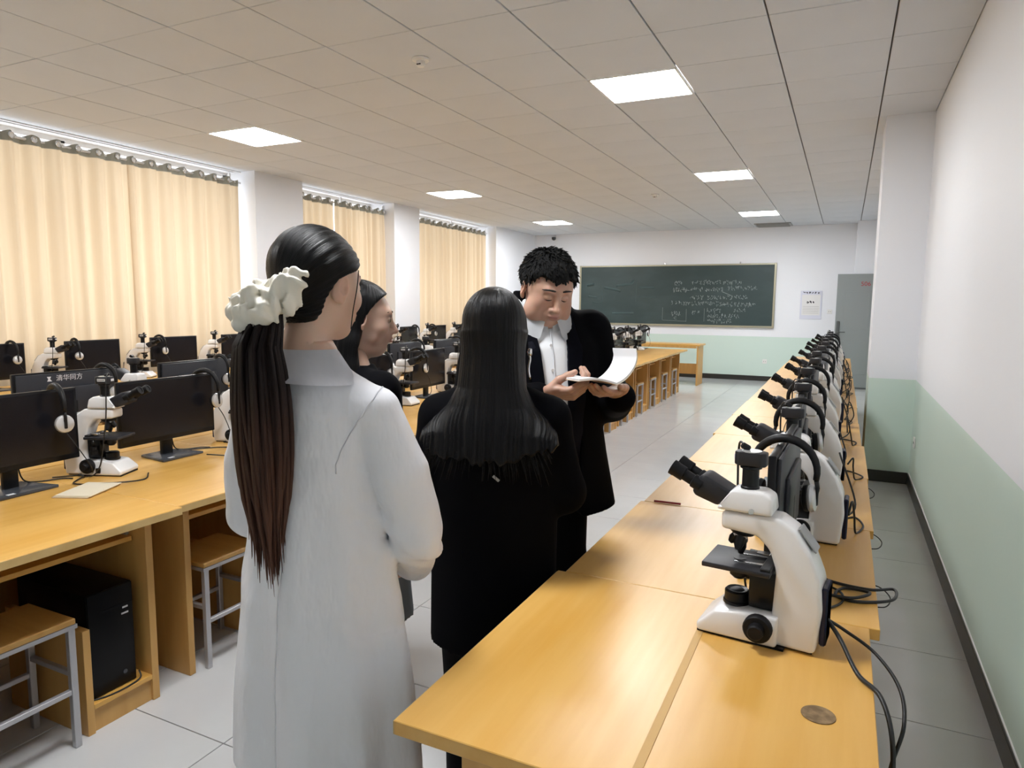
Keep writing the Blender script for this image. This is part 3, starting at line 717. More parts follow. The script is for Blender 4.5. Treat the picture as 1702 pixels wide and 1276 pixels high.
cable('power_cable', [(-.004, 1.61, .82), (.04, 1.63, .79), (.10, 1.60, .765), (.142, 1.52, .74), (.148, 1.45, .70), (.128, 1.42, .62), (.118, 1.44, .45), (.118, 1.46, .1), (.16, 1.5, .012)], .0038, 'thinner black cable looping off the desk edge beside the thick power cable')
cable('coiled_cable', [(-.06, 2.10, z), (.0, 2.02, z), (.10, 2.0, z), (.16, 2.03, z - .0), (.15, 1.95, z), (.07, 1.90, z), (.02, 1.92, z), (.04, 1.98, z), (.10, 1.96, z + .006), (.06, 1.90, z + .008), (.0, 1.90, z + .006)], .004, 'tied black cable coil between the first two right-hand microscopes')
cable('coiled_cable', [(-.07, 1.94, z), (-.02, 1.98, z), (.03, 1.95, z), (.035, 1.88, z), (.0, 1.82, z), (-.03, 1.80, z)], .003, 'thin black wire loop right behind the nearest right-hand microscope')
for k in range(1, 10):
    y = yr[k]; rd = random.Random(40 + k)
    j_ = lambda s_: rd.uniform(-s_, s_)
    q = [(.046, y, .84), (.06 + j_(.02), y + .03, .90 + j_(.04)), (.075 + j_(.015), y + .05 + j_(.03), .82), (.07 + j_(.02), y + .09 + j_(.04), z), (.095 + j_(.02), y + .2 + j_(.05), z + .003), (.06 + j_(.03), y + .29 + j_(.03), z), (.02 + j_(.02), y + .25 + j_(.04), z), (.06 + j_(.02), y + .36 + j_(.03), .80 + j_(.02)), (.01, y + .42 + j_(.04), .94 + j_(.06))]
    cable('power_cable', q, .0035, 'black cable running behind the %s right-hand microscope' % ORD[k])
for k, (y, l) in enumerate([(2.25, .05), (2.78, .05), (3.5, .04)]):
    cable('wire_end', [(.10, y, .68), (.14, y - .02, .68), (.165, y - .05, .665), (.15, y - .1, .655), (.10, y - .1, .65)], .0018, 'thin wire loop sticking out below the right-hand desk edge, %s from the camera' % ORD[k])
cable('desk_cable', [(-2.98, 1.72, z), (-2.90, 1.80, z), (-2.80, 1.70, z), (-2.66, 1.78, z + .003), (-2.62, 1.88, z), (-2.70, 1.96, z)], .003, 'black cable curling in front of the nearest aisle microscope')
cable('desk_cable', [(-3.0, 2.3, z), (-2.85, 2.5, z), (-2.70, 2.48, z), (-2.66, 2.38, z), (-2.74, 2.30, z + .012)], .003, 'black cable looping around the second aisle monitor foot')
pen = MB().tube([(-.62, 2.56, ZD + .005), (-.52, 2.565, ZD + .005)], .004, 8)
tag(pen.build('red_pen', 'red_print'), 'small red pen lying on the second right-hand desk by the edge', 'pen')
# ------------------------------------------------------------------ people: implicit surfaces meshed on a grid
class Field:
    def __init__(s, lo, hi, h):
        s.ax = [np.arange(lo[i], hi[i] + h, h) for i in range(3)]; s.h = h
        s.v = np.full([len(a) for a in s.ax], 1.0)
    def region(s, lo, hi):
        sl = []
        for i in range(3):
            a = max(0, int(np.searchsorted(s.ax[i], lo[i])) - 1); b = min(len(s.ax[i]), int(np.searchsorted(s.ax[i], hi[i])) + 1); sl.append(slice(a, b))
        X = s.ax[0][sl[0]][:, None, None]; Y = s.ax[1][sl[1]][None, :, None]; Z = s.ax[2][sl[2]][None, None, :]
        return tuple(sl), X, Y, Z
    def put(s, sl, d, k, op='+'):
        a = s.v[sl]
        if op == '-': a, d = -a, d
        if k <= 0: r = np.minimum(a, d)
        else:
            h = np.maximum(k - np.abs(a - d), 0) / k; r = np.minimum(a, d) - h * h * k * .25
        s.v[sl] = -r if op == '-' else r
    def ell(s, c, r, k=.02, op='+', R_=None):
        m = max(r) + k + .03; sl, X, Y, Z = s.region([c[i] - m for i in range(3)], [c[i] + m for i in range(3)])
        x, y, z = X - c[0], Y - c[1], Z - c[2]
        if R_ is not None:
            M = np.array(R_.transposed()); x, y, z = [M[i][0] * x + M[i][1] * y + M[i][2] * z for i in range(3)]
        q = np.sqrt((x / r[0]) ** 2 + (y / r[1]) ** 2 + (z / r[2]) ** 2); g = np.sqrt((x / r[0] ** 2) ** 2 + (y / r[1] ** 2) ** 2 + (z / r[2] ** 2) ** 2)
        s.put(sl, q * (q - 1) / np.maximum(g, 1e-6), k, op); return s
    def cone(s, a, b, ra, rb, k=.02, op='+', flat=None):
        """round cone between a and b"""
        m = max(ra, rb) + k + .03; sl, X, Y, Z = s.region([min(a[i], b[i]) - m for i in range(3)], [max(a[i], b[i]) + m for i in range(3)])
        d = np.array(b, float) - np.array(a, float); L = max(float(d @ d), 1e-9)
        t = np.clip(((X - a[0]) * d[0] + (Y - a[1]) * d[1] + (Z - a[2]) * d[2]) / L, 0, 1)
        q = np.sqrt((X - a[0] - t * d[0]) ** 2 + (Y - a[1] - t * d[1]) ** 2 + (Z - a[2] - t * d[2]) ** 2)
        s.put(sl, q - (ra + (rb - ra) * t), k, op); return s
    def chain(s, pts, rs, k=.02, op='+'):
        for i in range(len(pts) - 1): s.cone(pts[i], pts[i + 1], rs[i], rs[i + 1], k, op)
        return s
    def loft(s, rows, k=.02, op='+', disp=None, power=2.0):
        """rows: (z, rx, ry, cx, cy), stacked ellipses"""
        rows = sorted(rows); zs = [r[0] for r in rows]; mx = max(max(r[1] + abs(r[3]), r[2] + abs(r[4])) for r in rows) + k + .04
        sl, X, Y, Z = s.region((-mx, -mx, zs[0] - .05), (mx, mx, zs[-1] + .05))
        f = lambda i: np.interp(Z, zs, [r[i] for r in rows])
        rx, ry, cx, cy = f(1), f(2), f(3), f(4); x, y = (X - cx) / rx, (Y - cy) / ry
        q = (np.abs(x) ** power + np.abs(y) ** power) ** (1 / power)
        d = (q - 1) * np.minimum(rx, ry)
        if disp is not None: d = d - disp(np.arctan2(y, x), Z, X, Y)
        d = np.maximum(d, np.maximum(zs[0] - Z, Z - zs[-1])); s.put(sl, d, k, op); return s
    def cut(s, fn, k=.006, lo=None, hi=None):
        """keep only where fn <= 0"""
        sl, X, Y, Z = s.region(lo or [a[0] for a in s.ax], hi or [a[-1] for a in s.ax]); d = fn(X, Y, Z); a = s.v[sl]
        h = np.maximum(k - np.abs(a - d), 0) / k; s.v[sl] = np.maximum(a, d) + h * h * k * .25; return s
    def mesh(s):
        v = s.v; v[0] = v[-1] = 1; v[:, 0] = v[:, -1] = 1; v[:, :, 0] = v[:, :, -1] = 1
        n = v.shape; ins = v < 0
        cnt = np.zeros([d - 1 for d in n], np.int8)
        for a in (0, 1):
            for b in (0, 1):
                for c in (0, 1): cnt += ins[a:n[0] - 1 + a, b:n[1] - 1 + b, c:n[2] - 1 + c]
        I, J, K = np.nonzero((cnt > 0) & (cnt < 8)); idx = np.full(cnt.shape, -1, np.int64); idx[I, J, K] = np.arange(len(I))
        acc = np.zeros((len(I), 3)); num = np.zeros(len(I))
        C = [(a, b, c) for a in (0, 1) for b in (0, 1) for c in (0, 1)]
        for p in C:
            for ax in range(3):
                if p[ax]: continue
                q = list(p); q[ax] = 1
                va = v[I + p[0], J + p[1], K + p[2]]; vb = v[I + q[0], J + q[1], K + q[2]]; m = (va < 0) != (vb < 0)
                t = np.where(m, va / np.where(m, va - vb, 1), 0); P = np.stack([np.full(len(I), float(p[0])), np.full(len(I), float(p[1])), np.full(len(I), float(p[2]))], 1); P[:, ax] = t
                acc[m] += P[m]; num += m
        acc /= num[:, None]; base = np.stack([s.ax[0][I], s.ax[1][J], s.ax[2][K]], 1); verts = base + acc * s.h
        F = []
        for ax in range(3):
            o = [1, 1, 1]; o[ax] = 0
            sA = [slice(1, n[i] - 1) if i != ax else slice(0, n[i] - 1) for i in range(3)]; sB = [slice(1, n[i] - 1) if i != ax else slice(1, n[i]) for i in range(3)]
            a, b = ins[tuple(sA)], ins[tuple(sB)]; ch = np.nonzero(a != b); pos = [ch[i] + o[i] for i in range(3)]; flip = a[ch]
            u, w = (ax + 1) % 3, (ax + 2) % 3
            def cell(du, dw):
                c = [p.copy() for p in pos]; c[u] = c[u] - du; c[w] = c[w] - dw; return idx[c[0], c[1], c[2]]
            q = np.stack([cell(1, 1), cell(0, 1), cell(0, 0), cell(1, 0)], 1); q[~flip] = q[~flip][:, ::-1]; F.append(q)
        return verts, np.concatenate(F)
def obj_np(name, verts, faces, mat, parent, attrs=None, smooth=True):
    me = bpy.data.meshes.new(name); nv, nf = len(verts), len(faces)
    me.vertices.add(nv); me.vertices.foreach_set('co', np.asarray(verts, np.float32).ravel())
    me.loops.add(nf * 4); me.loops.foreach_set('vertex_index', np.asarray(faces, np.int32).ravel())
    me.polygons.add(nf); me.polygons.foreach_set('loop_start', np.arange(0, nf * 4, 4, dtype=np.int32))
    try: me.polygons.foreach_set('loop_total', np.full(nf, 4, np.int32))
    except Exception: pass
    me.update(calc_edges=True)
    for k, a in (attrs or {}).items():
        if a.shape[1] == 4:
            t = me.attributes.new(k, 'FLOAT_COLOR', 'POINT'); t.data.foreach_set('color', a.astype(np.float32).ravel())
        else:
            t = me.attributes.new(k, 'FLOAT_VECTOR', 'POINT'); t.data.foreach_set('vector', a.astype(np.float32).ravel())
    return link(name, me, mat, parent, smooth)
def join_np(parts):
    vs, fs, n = [], [], 0
    for v, f in parts: vs.append(v); fs.append(f + n); n += len(v)
    return np.concatenate(vs), np.concatenate(fs)
def xf(verts, M):
    M = np.array(M); return verts @ M[:3, :3].T + M[:3, 3]

def head_field(wide=1.0, jowl=0., h=.003, nose=1.0, lips=1.0):
    F = Field((-.125, -.15, -.26), (.125, .15, .15), h); w = wide
    F.ell((0, -.018, .032), (.074 * w, .094, .084), .02)
    F.ell((0, .030, .005), (.066 * w, .062, .070), .03)
    F.ell((0, .028, -.058), (.054 * w, .058, .055), .03)
    F.ell((0, .062, -.092), (.026 * w, .024, .020), .025)
    for sx in (-1, 1):
        F.ell((sx * .040 * w, .052, -.026), (.028, .030, .028), .02)
        if jowl: F.ell((sx * .046 * w, .036, -.065), (.034 * jowl, .042 * jowl, .038 * jowl), .025)
    if jowl: F.ell((0, .030, -.104), (.045 * w, .046, .026), .02)
    F.cone((-.030, .078, .026), (.030, .078, .026), .013, .013, .018)
    for sx in (-1, 1): F.ell((sx * .031, .098, .006), (.019, .017, .011), .014, '-')
    F.cone((0, .086, .012), (0, .106 + .004 * nose, -.030), .008, .0115, .012); F.ell((0, .108 + .004 * nose, -.031), (.012, .010, .009), .006)
    for sx in (-1, 1):
        F.ell((sx * .0125, .098, -.035), (.0085 * nose, .010, .008), .007); F.ell((sx * .006, .106, -.0425), (.004, .005, .003), .003, '-')
        F.ell((sx * .031, .0765, .003), (.0155, .0135, .0125), .004)
    F.ell((0, .082, -.058), (.028, .018, .020), .02)
    F.ell((0, .0985, -.0575), (.021, .008, .0055 * lips), .004); F.ell((0, .0975, -.0685), (.018, .009, .0065 * lips), .004)
    F.ell((0, .1085, -.0625), (.024, .008, .0016), .002, '-'); F.ell((0, .098, -.081), (.016, .008, .005), .01, '-')
    for sx in (-1, 1):
        ex = sx * (.074 * w + .004); Rm = Euler((R(-8), 0, sx * R(-22))).to_matrix()
        F.ell((ex, -.010, -.004), (.0085, .020, .032), .006, '+', Rm); F.ell((ex + sx * .007, -.004, .0), (.006, .011, .019), .004, '-', Rm); F.ell((ex - sx * .001, -.005, -.030), (.006, .009, .010), .005)
        F.ell((ex + sx * .004, .004, -.008), (.004, .004, .008), .003)
    F.chain([(0, -.020, -.04), (0, -.035, -.15), (0, -.04, -.26)], [.052 * (w * .9 + .1), .050 * (w * .95 + .05), .058], .03)
    return F
def head_tint(v, base, lip, flush):
    x, y, z = v[:, 0], v[:, 1], v[:, 2]; c = np.tile(np.array([*base, 1.0]), (len(v), 1))
    def blend(m, col): c[:, :3] = c[:, :3] * (1 - m[:, None]) + np.array(col) * m[:, None]
    g = lambda cx, cy, cz, r: np.exp(-(((np.abs(x) - cx) / r[0]) ** 2 + ((y - cy) / r[1]) ** 2 + ((z - cz) / r[2]) ** 2))
    blend(.5 * g(.042, .07, -.03, (.02, .03, .02)), flush); blend(.4 * g(0, .11, -.032, (.012, .012, .01)), flush)
    blend(.5 * g(.08, -.01, 0, (.012, .02, .03)), flush)
    blend(np.clip(1.25 * g(0, .10, -.0625, (.019, .014, .0105)), 0, 1) * (y > .088), lip); return c
def face_bits(hd, eyes='down', M=None, brow_r=.0035, wide=1.0):
    """brows and lash lines as children, in head space then moved by M"""
    for sx in (-1, 1):
        pts = [(sx * wide * (.012 + .038 * t), .0945 - .016 * t * t - .003 * t, .0315 + .003 * math.sin(math.pi * t) - .003 * t) for t in (0, .25, .5, .75, 1)]
        b = MB().tube(pts, [brow_r * .8, brow_r * 1.2, brow_r * 1.1, brow_r * .8, brow_r * .3], 6)
        for q in b.bm.verts: q.co = M @ q.co
        b.build('eyebrow', 'brow', hd, True)
        if eyes == 'down':
            pts = [(sx * (.018 + .027 * t), .0892 - .009 * (t * t), -.0015 - .004 * math.sin(math.pi * t)) for t in (0, .2, .4, .6, .8, 1)]
            b = MB().tube(pts, [.0008, .0015, .0018, .0018, .0017, .0010], 5)
        else:
            b = MB(); b.lathe([(.001, .0), (.0055, -.001), (.0075, -.004)], c=(sx * .031, .0915, .003), rot=along((0, 1, 0)), n=14)
            pts = [(sx * (.018 + .027 * t), .0895 - .008 * (t * t), .004 + .0045 * math.sin(math.pi * t)) for t in (0, .2, .4, .6, .8, 1)]
            b.tube(pts, [.0008, .0016, .002, .002, .0018, .0012], 5)
        for q in b.bm.verts: q.co = M @ q.co
        b.build('eyelashes' if eyes == 'down' else 'eye', 'eye_dark', hd, True)
def hand_mesh(wrist, fdir, pnorm, side, curl=(25, 40, 30), spread=.0, thumb=(.5, .35, .2), s=1.0, h=.0028, arm=None):
    """wrist point, finger direction, direction the palm faces, side=+1 if the thumb lies towards fdir x pnorm"""
    w = Vector(wrist); f = Vector(fdir).normalized(); p = Vector(pnorm); p = (p - f * p.dot(f)).normalized(); t = f.cross(p) * side
    pts = [w]; F = Field((w.x - .16, w.y - .16, w.z - .16), (w.x + .16, w.y + .16, w.z + .16), h)
    Rm = Matrix((t, f, p)).transposed()
    F.ell(w + f * .048 * s + p * .004, (.040 * s, .050 * s, .015 * s), .012, '+', Rm); F.ell(w + f * .030 * s + t * .020 * s + p * .010, (.016 * s, .030 * s, .014 * s), .012, '+', Rm)
    F.cone(w - f * .08 * s if arm is None else Vector(arm), w + f * .01, .027 * s, .025 * s, .02)
    for i, (off, ln) in enumerate([(.029, 1.0), (.010, 1.1), (-.009, 1.02), (-.027, .82)]):
        q = w + f * (.084 - .004 * abs(i - 1)) * s + t * off * s; a = 0; P = [q - f * .02 * s]; rs = [.0098 * s]; P.append(q); rs.append(.0098 * s)
        for L, c in zip((.042, .026, .022), curl):
            a += R(c + i * 2); d = f * math.cos(a) + p * math.sin(a) + t * spread * (1.5 - i) * .1; q = q + d.normalized() * L * ln * s; P.append(q); rs.append(rs[-1] - .0009 * s)
        F.chain(P, rs, .003)
    q = w + f * .018 * s + t * .028 * s + p * .006; d1 = (f * thumb[0] + t * thumb[1] + p * thumb[2]).normalized(); q2 = q + d1 * .040 * s; d2 = (f * (thumb[0] + .5) + t * (thumb[1] - .3) + p * thumb[2]).normalized(); q3 = q2 + d2 * .030 * s; q4 = q3 + d2 * .022 * s
    F.chain([q, q2, q3, q4], [.0135 * s, .0115 * s, .0105 * s, .0085 * s], .006)
    return F.mesh()
def body_core(H, arms, legs=True, torso=.85):
    """plain body below the neck, hidden by the clothes; H = shoulder height"""
    F = Field((-.38, -.3, 0), (.38, .42, H + .12), .013)
    F.loft([(H - .50, .13, .09, 0, 0), (H - .25, .12 * torso / .85, .085, 0, 0), (H - .06, .15, .085, 0, 0), (H + .0, .09, .06, 0, -.01), (H + .09, .05, .05, 0, -.025)], .03)
    for pts, rs in arms: F.chain(pts, rs, .02)
    for sx in (-1, 1): F.chain([(sx * .075, 0, H - .52), (sx * .085, .01, H * .36), (sx * .09, -.01, .09), (sx * .09, .05, .05)], [.075, .05, .038, .03], .02)
    return F.mesh()
def strand_attr(v, u, w, tip): return np.stack([u, w, tip], 1)
def shoe(parent, sx, mat='shoe_black', dx=.09):
    m = MB(); m.prism([(-.085, .0), (.175, .0), (.18, .02), (.13, .055), (.06, .075), (-.03, .085), (-.08, .08), (-.092, .04)], .04, 'X', .012, 3, c=(sx * dx, .01, .0008), taper=[.8, .75, .75, .85, .8, .75, .75, .8])
    m.build('shoe', mat, parent, 40)
def trousers(parent, H, mat='trousers_black', rt_=.09, rb=.06, dx=.09, top=.0):
    F = Field((-.3, -.25, .02), (.3, .3, H + .05), .011)
    for sx in (-1, 1): F.chain([(sx * .085, 0, H - .06), (sx * dx, .01, H * .52), (sx * dx, -.005, .07)], [rt_ + .01, rt_ * .88, rb], .03)
    F.ell((0, 0, H - .05), (.155 + top, .115 + top, .11), .04); F.cut(lambda X, Y, Z: .045 - Z + 0 * X + 0 * Y)
    v, f = F.mesh(); return obj_np('trousers', v, f, mat, parent)
def person(name, px_x, px_y, D, rot, label):
    """stand the person so that the head axis passes through the given viewing ray at depth D"""
    d = fw + rt * ((px_x - 851) / 1143.3) - up * ((px_y - 638) / 1143.3); p = Vector((0, 0, 1.5)) + d * D
    o = empty(name, (p.x, p.y, 0), rot); tag(o, label, 'person'); return o
def head_matrix(z, turn, nod, dy=0., tilt=0., dx=0.):
    return Matrix.Translation((dx, dy, z)) @ Matrix.Rotation(turn, 4, 'Z') @ Matrix.Rotation(-nod, 4, 'X') @ Matrix.Rotation(tilt, 4, 'Y')
SK_W = (.60, .40, .30); SK_M = (.52, .31, .225); SK_O = (.50, .33, .25)
def az(px): return CY + math.atan((851 - px) / 1143.3)
fold = lambda n, a, ph, zs=2.0: (lambda T, Z, X, Y: a * np.sin(n * T + ph + zs * Z))

# ================= woman in the white lab coat
P1 = person('person', 524, 500, 1.50, az(524) - R(35), 'person in a long white lab coat with a ponytail, seen from behind')
Sh = 1.33; HZ = 1.535; M1 = head_matrix(HZ, R(-11), R(4), .015)
hf = head_field(.95); hv, hfc = hf.mesh(); ht = head_tint(hv, SK_W, (.42, .16, .14), (.58, .30, .22))
aR = [(.146, -.005, 1.268), (.226, .030, 1.0), (.120, .215, .850)]; aL = [(-.146, -.005, 1.268), (-.212, .035, 1.0), (-.09, .215, .875)]
bv, bf = body_core(Sh, [(aR, [.045, .038, .028]), (aL, [.045, .038, .028])])
hR = hand_mesh((.108, .225, .845), (-.75, .45, -.35), (-.3, -.8, -.3), 1, (35, 40, 25), s=.92)
hL = hand_mesh((-.085, .225, .865), (.85, .35, -.25), (.2, -.9, .0), -1, (35, 40, 25), s=.92)
V_, F_ = join_np([(xf(hv, M1), hfc), (bv, bf), hR, hL]); tint = np.tile(np.array([*SK_W, 1.]), (len(V_), 1)); tint[:len(ht)] = ht
body1 = obj_np('body', V_, F_, 'skin', P1, {'tint': tint}); face_bits(body1, 'open', M1, .0025)
# coat
C = Field((-.36, -.30, .40), (.36, .36, 1.46), .0075)
def drape(T, Z, X, Y): return (.006 + .014 * np.clip((1.1 - Z) / .6, 0, 1)) * (np.sin(5 * T + 1.0 + 1.2 * Z) * .6 + .4 * np.sin(9 * T + 2.0 * Z + .5)) * np.clip((1.25 - Z) / .2, 0, 1)
C.loft([(.44, .214, .180, .012, .0), (.65, .204, .168, .010, 0), (.85, .186, .148, .006, 0), (.95, .172, .130, 0, 0), (1.05, .160, .118, 0, 0), (1.15, .160, .116, 0, 0), (1.27, .160, .106, 0, -.004), (1.325, .125, .082, 0, -.012), (1.365, .075, .066, 0, -.018)], .03, disp=drape)
for A, sg in ((aR, 1), (aL, -1)):
    mid_ = tuple((Vector(A[0]) * .5 + Vector(A[1]) * .5) + Vector((sg * .012, 0, 0)))
    C.chain([(A[0][0] * .70, A[0][1], 1.288), A[0]], [.046, .056], .03); C.chain([A[0], mid_, A[1]], [.056, .064, .062], .004)
    C.chain([A[1], tuple(Vector(A[1]) * .45 + Vector(A[2]) * .55), tuple(Vector(A[1]) * .14 + Vector(A[2]) * .86)], [.062, .058, .052], .004)
sl, X, Y, Z = C.region((.05, -.1, .8), (.36, .36, 1.3)); C.v[sl] += .0055 * np.sin(48 * Z + 30 * Y + 3 * np.sin(26 * X + 20 * Z)) * np.clip((1.2 - Z) / .2, 0, 1) * np.clip((X - .10) / .06, 0, 1)
sl, X, Y, Z = C.region((-.36, -.30, .40), (.36, .36, 1.30)); C.v[sl] += .0022 * np.sin(22 * X + 14 * Z + 2.5 * np.sin(9 * Z + 12 * X)) * np.sin(11 * Z - 7 * X) + .0025 * np.exp(-((Z - 1.16 + .5 * np.abs(X - .10)) / .03) ** 2) * np.sin(60 * X)
cv, cf = C.mesh(); coat1 = obj_np('lab_coat', cv, cf, 'lab_coat', P1)
# collar: folded band round the neck
cl = MB(); nA = 40; rows = []
for (rr, zz, oy) in [(.066, 1.345, 0), (.064, 1.392, 0), (.068, 1.402, 0), (.077, 1.399, 0), (.101, 1.364, -.006), (.119, 1.340, -.012)]:
    row = []
    for i in range(nA + 1):
        a = R(-250) + R(320) * i / nA; fr_ = max(0, math.sin(a)); row.append(((rr + .012 * (rr > .08) * fr_) * math.cos(a), (rr * .92 + .02 * fr_) * math.sin(a) - .022 + oy, zz - .055 * fr_ - .01 * abs(math.cos(a)) * (rr > .07)))
    rows.append(row)
vs = [q for r_ in rows for q in r_]; fs = [(i * (nA + 1) + j, i * (nA + 1) + j + 1, (i + 1) * (nA + 1) + j + 1, (i + 1) * (nA + 1) + j) for i in range(len(rows) - 1) for j in range(nA)]
cl.mesh(vs, fs); bmesh.ops.solidify(cl.bm, geom=list(cl.bm.faces), thickness=.003); cl.build('collar', 'lab_coat', P1, 60)
def surf(Vv, x, z, back=True):
    """y of the coat surface near (x,z)"""
    m = (np.abs(Vv[:, 0] - x) < .012) & (np.abs(Vv[:, 2] - z) < .012) & ((Vv[:, 1] < 0) if back else (Vv[:, 1] > 0))
    return (Vv[m, 1].min() if back else Vv[m, 1].max()) if m.any() else 0.
MB().tube([(-.002, surf(cv, 0, z_) - .0002, z_) for z_ in np.arange(.47, 1.28, .03)], .0018, 5).build('back_seam', 'seam', coat1, True)
# armhole seams, snapped onto the coat surface
for sg in (1, -1):
    tg = smooth_path([(sg * .150, .03, 1.325), (sg * .165, -.02, 1.315), (sg * .160, -.065, 1.285), (sg * .145, -.095, 1.235), (sg * .128, -.110, 1.185), (sg * .120, -.112, 1.15)], 6)
    pp = []
    for t_ in tg:
        k = int(np.argmin(((cv - np.array(t_)) ** 2).sum(1))); q_ = Vector(cv[k]); n_ = Vector((q_.x, q_.y, 0)).normalized(); pp.append(q_ + n_ * .0012)
    pp = [(pp[max(i - 1, 0)] + pp[i] * 2 + pp[min(i + 1, len(pp) - 1)]) / 4 for i in range(len(pp))]
    MB().tube(pp, .0018, 5).build('sleeve_seam', 'seam', coat1, True)
trousers(P1, .80); [shoe(P1, sx) for sx in (-1, 1)]
# hair: swept back to a low ponytail
def hair_cap(grow=.013, yh=None, zmin=-.13, wide=.95, h=.0035, extra=None):
    F = Field((-.13, -.17, -.30), (.13, .15, .17), h)
    F.ell((0, -.018, .034), (.074 * wide + grow, .094 + grow, .084 + grow), .02); F.ell((0, .026, .020), (.066 * wide + grow * .8, .060 + grow, .072), .03); F.ell((0, -.055, -.04), (.055 * wide + grow, .05 + grow, .05), .03)
    if extra: extra(F)
    zz, yy = zip(*yh)
    F.cut(lambda X, Y, Z: (Y - np.interp(Z, zz, yy)) + 0 * X, .008); F.cut(lambda X, Y, Z: zmin - Z + 0 * X + 0 * Y, .01); return F
H1 = hair_cap(.0125, [(-.13, -.06), (-.07, -.045), (-.035, -.044), (-.012, -.032), (.012, -.020), (.026, .008), (.038, .042), (.055, .062), (.078, .085), (.095, .13)], -.085)
hv2, hf2 = H1.mesh(); T = np.array([0, -.10, -.055]); rel = hv2 - T; ax_ = np.array([0, .86, .5]); e1 = np.array([1., 0, 0]); e2 = np.cross(ax_, e1)
# soft partings: comb grooves along the strands
u = np.arctan2(rel @ e2, rel @ e1); hv2 = hv2 + (rel / np.linalg.norm(rel, axis=1)[:, None]) * (.0012 * np.sin(u * 38 + 3 * np.sin(u * 5)))[:, None]
hr1 = obj_np('hair', xf(hv2, M1), hf2, 'hair_black', P1, {'strand': strand_attr(hv2, u, np.linalg.norm(rel, axis=1), np.zeros(len(u)))})
# ponytail: bundle of many locks
M1i = M1; tie = M1 @ Vector((-.0, -.128, -.052))
rp = random.Random(3); pv = []; pf = []; pst = []; n0 = 0
back = (M1.to_3x3() @ Vector((0, -1, 0))); back.z = 0; back.normalize(); sidev = Vector((-back.y, back.x, 0))
for q in range(170):
    rr = math.sqrt(rp.random()); an = rp.uniform(0, 2 * math.pi); ca, sa = math.cos(an) * rr, math.sin(an) * rr
    ln = .55 * (1 - .22 * rr * rp.random()) + rp.uniform(-.04, .05); pts = []; nS = 12; wob = rp.uniform(-1, 1); drift = rp.gauss(0, 1)
    for i in range(nS + 1):
        t = i / nS; spread = .026 + .034 * max(0., math.sin(min(1, t * 1.15) * math.pi)) ** .7 + .004 * t
        out = .008 + .036 * min(1, t * 6) * (1 - .5 * t)
        pts.append(tie + back * (out + sa * spread * .75) + sidev * (ca * spread * 1.05 + .010 * drift * t * t + .006 * wob * math.sin(t * 5)) + Vector((0, 0, -ln * t + .01 * (1 - t) * (1 - rr))))
    rad = rp.uniform(.0045, .0085)
    m = MB().tube(pts, [rad * (.8 + .2 * math.sin(math.pi * i / nS)) * (1 if i < nS - 2 else (.55 if i == nS - 2 else .3 if i == nS - 1 else .08)) for i in range(nS + 1)], 5)
    m.bm.verts.index_update()
    for v in m.bm.verts:
        pv.append(v.co[:]); t = max(0., min(1., (tie.z - v.co.z) / .52)); pst.append((an * .5 + q * .37 + (v.index % 5) * .03, t, max(0, t - .28) / .72 * (.6 + .4 * rp.random())))
    for f in m.bm.faces:
        if len(f.verts) == 4: pf.append([v.index + n0 for v in f.verts])
    n0 += len(m.bm.verts); m.bm.free()
obj_np('ponytail', np.array(pv), np.array(pf), 'hair_pony', hr1, {'strand': np.array(pst)})
# loose strand beside the ear
MB().tube([M1 @ Vector(p) for p in smooth_path([(.066, .052, .04), (.074, .040, 0), (.070, .034, -.05), (.060, .040, -.09)], 5)], .0012, 5).build('loose_strand', 'hair_black', hr1, True)
# scrunchie: crumpled gathered ring with a puffed bow
S = Field((-.13, -.13, -.11), (.13, .13, .11), .0035)
for q in range(18):
    a = q / 18 * 2 * math.pi; rr = .040 + .004 * math.sin(q * 2.3); S.ell((rr * math.cos(a) * 1.15, rr * math.sin(a) * .75, .006 * math.sin(q * 1.7)), (.024, .018, .030 + .006 * math.sin(q * 2.9)), .008, '+', Euler((rp.uniform(-.6, .6), rp.uniform(-.6, .6), a)).to_matrix())
S.ell((-.062, -.01, .018), (.036, .020, .020), .014); S.ell((-.088, -.01, .026), (.018, .014, .013), .01); S.ell((.03, -.03, .016), (.040, .024, .026), .012); S.ell((.035, -.02, -.03), (.028, .022, .026), .012)
sl, X, Y, Z = S.region((-.13, -.13, -.11), (.13, .13, .11)); S.v[sl] += .0045 * np.sin(120 * X + 110 * Z + 4 * np.sin(70 * Y + 40 * X)) + .003 * np.sin(210 * Z - 150 * Y + 90 * X + 3 * np.sin(90 * X))
sv, sf = S.mesh()
Ms = Matrix.Translation(tie + back * .018 + Vector((0, 0, .004))) @ Matrix(((sidev.x * -1, back.x, 0, 0), (sidev.y * -1, back.y, 0, 0), (0, 0, 1, 0), (0, 0, 0, 1))) @ Euler((R(-18), R(14), 0)).to_matrix().to_4x4() @ Matrix.Scale(1.14, 4)
obj_np('scrunchie', xf(sv, Ms), sf, 'scrunchie', P1)

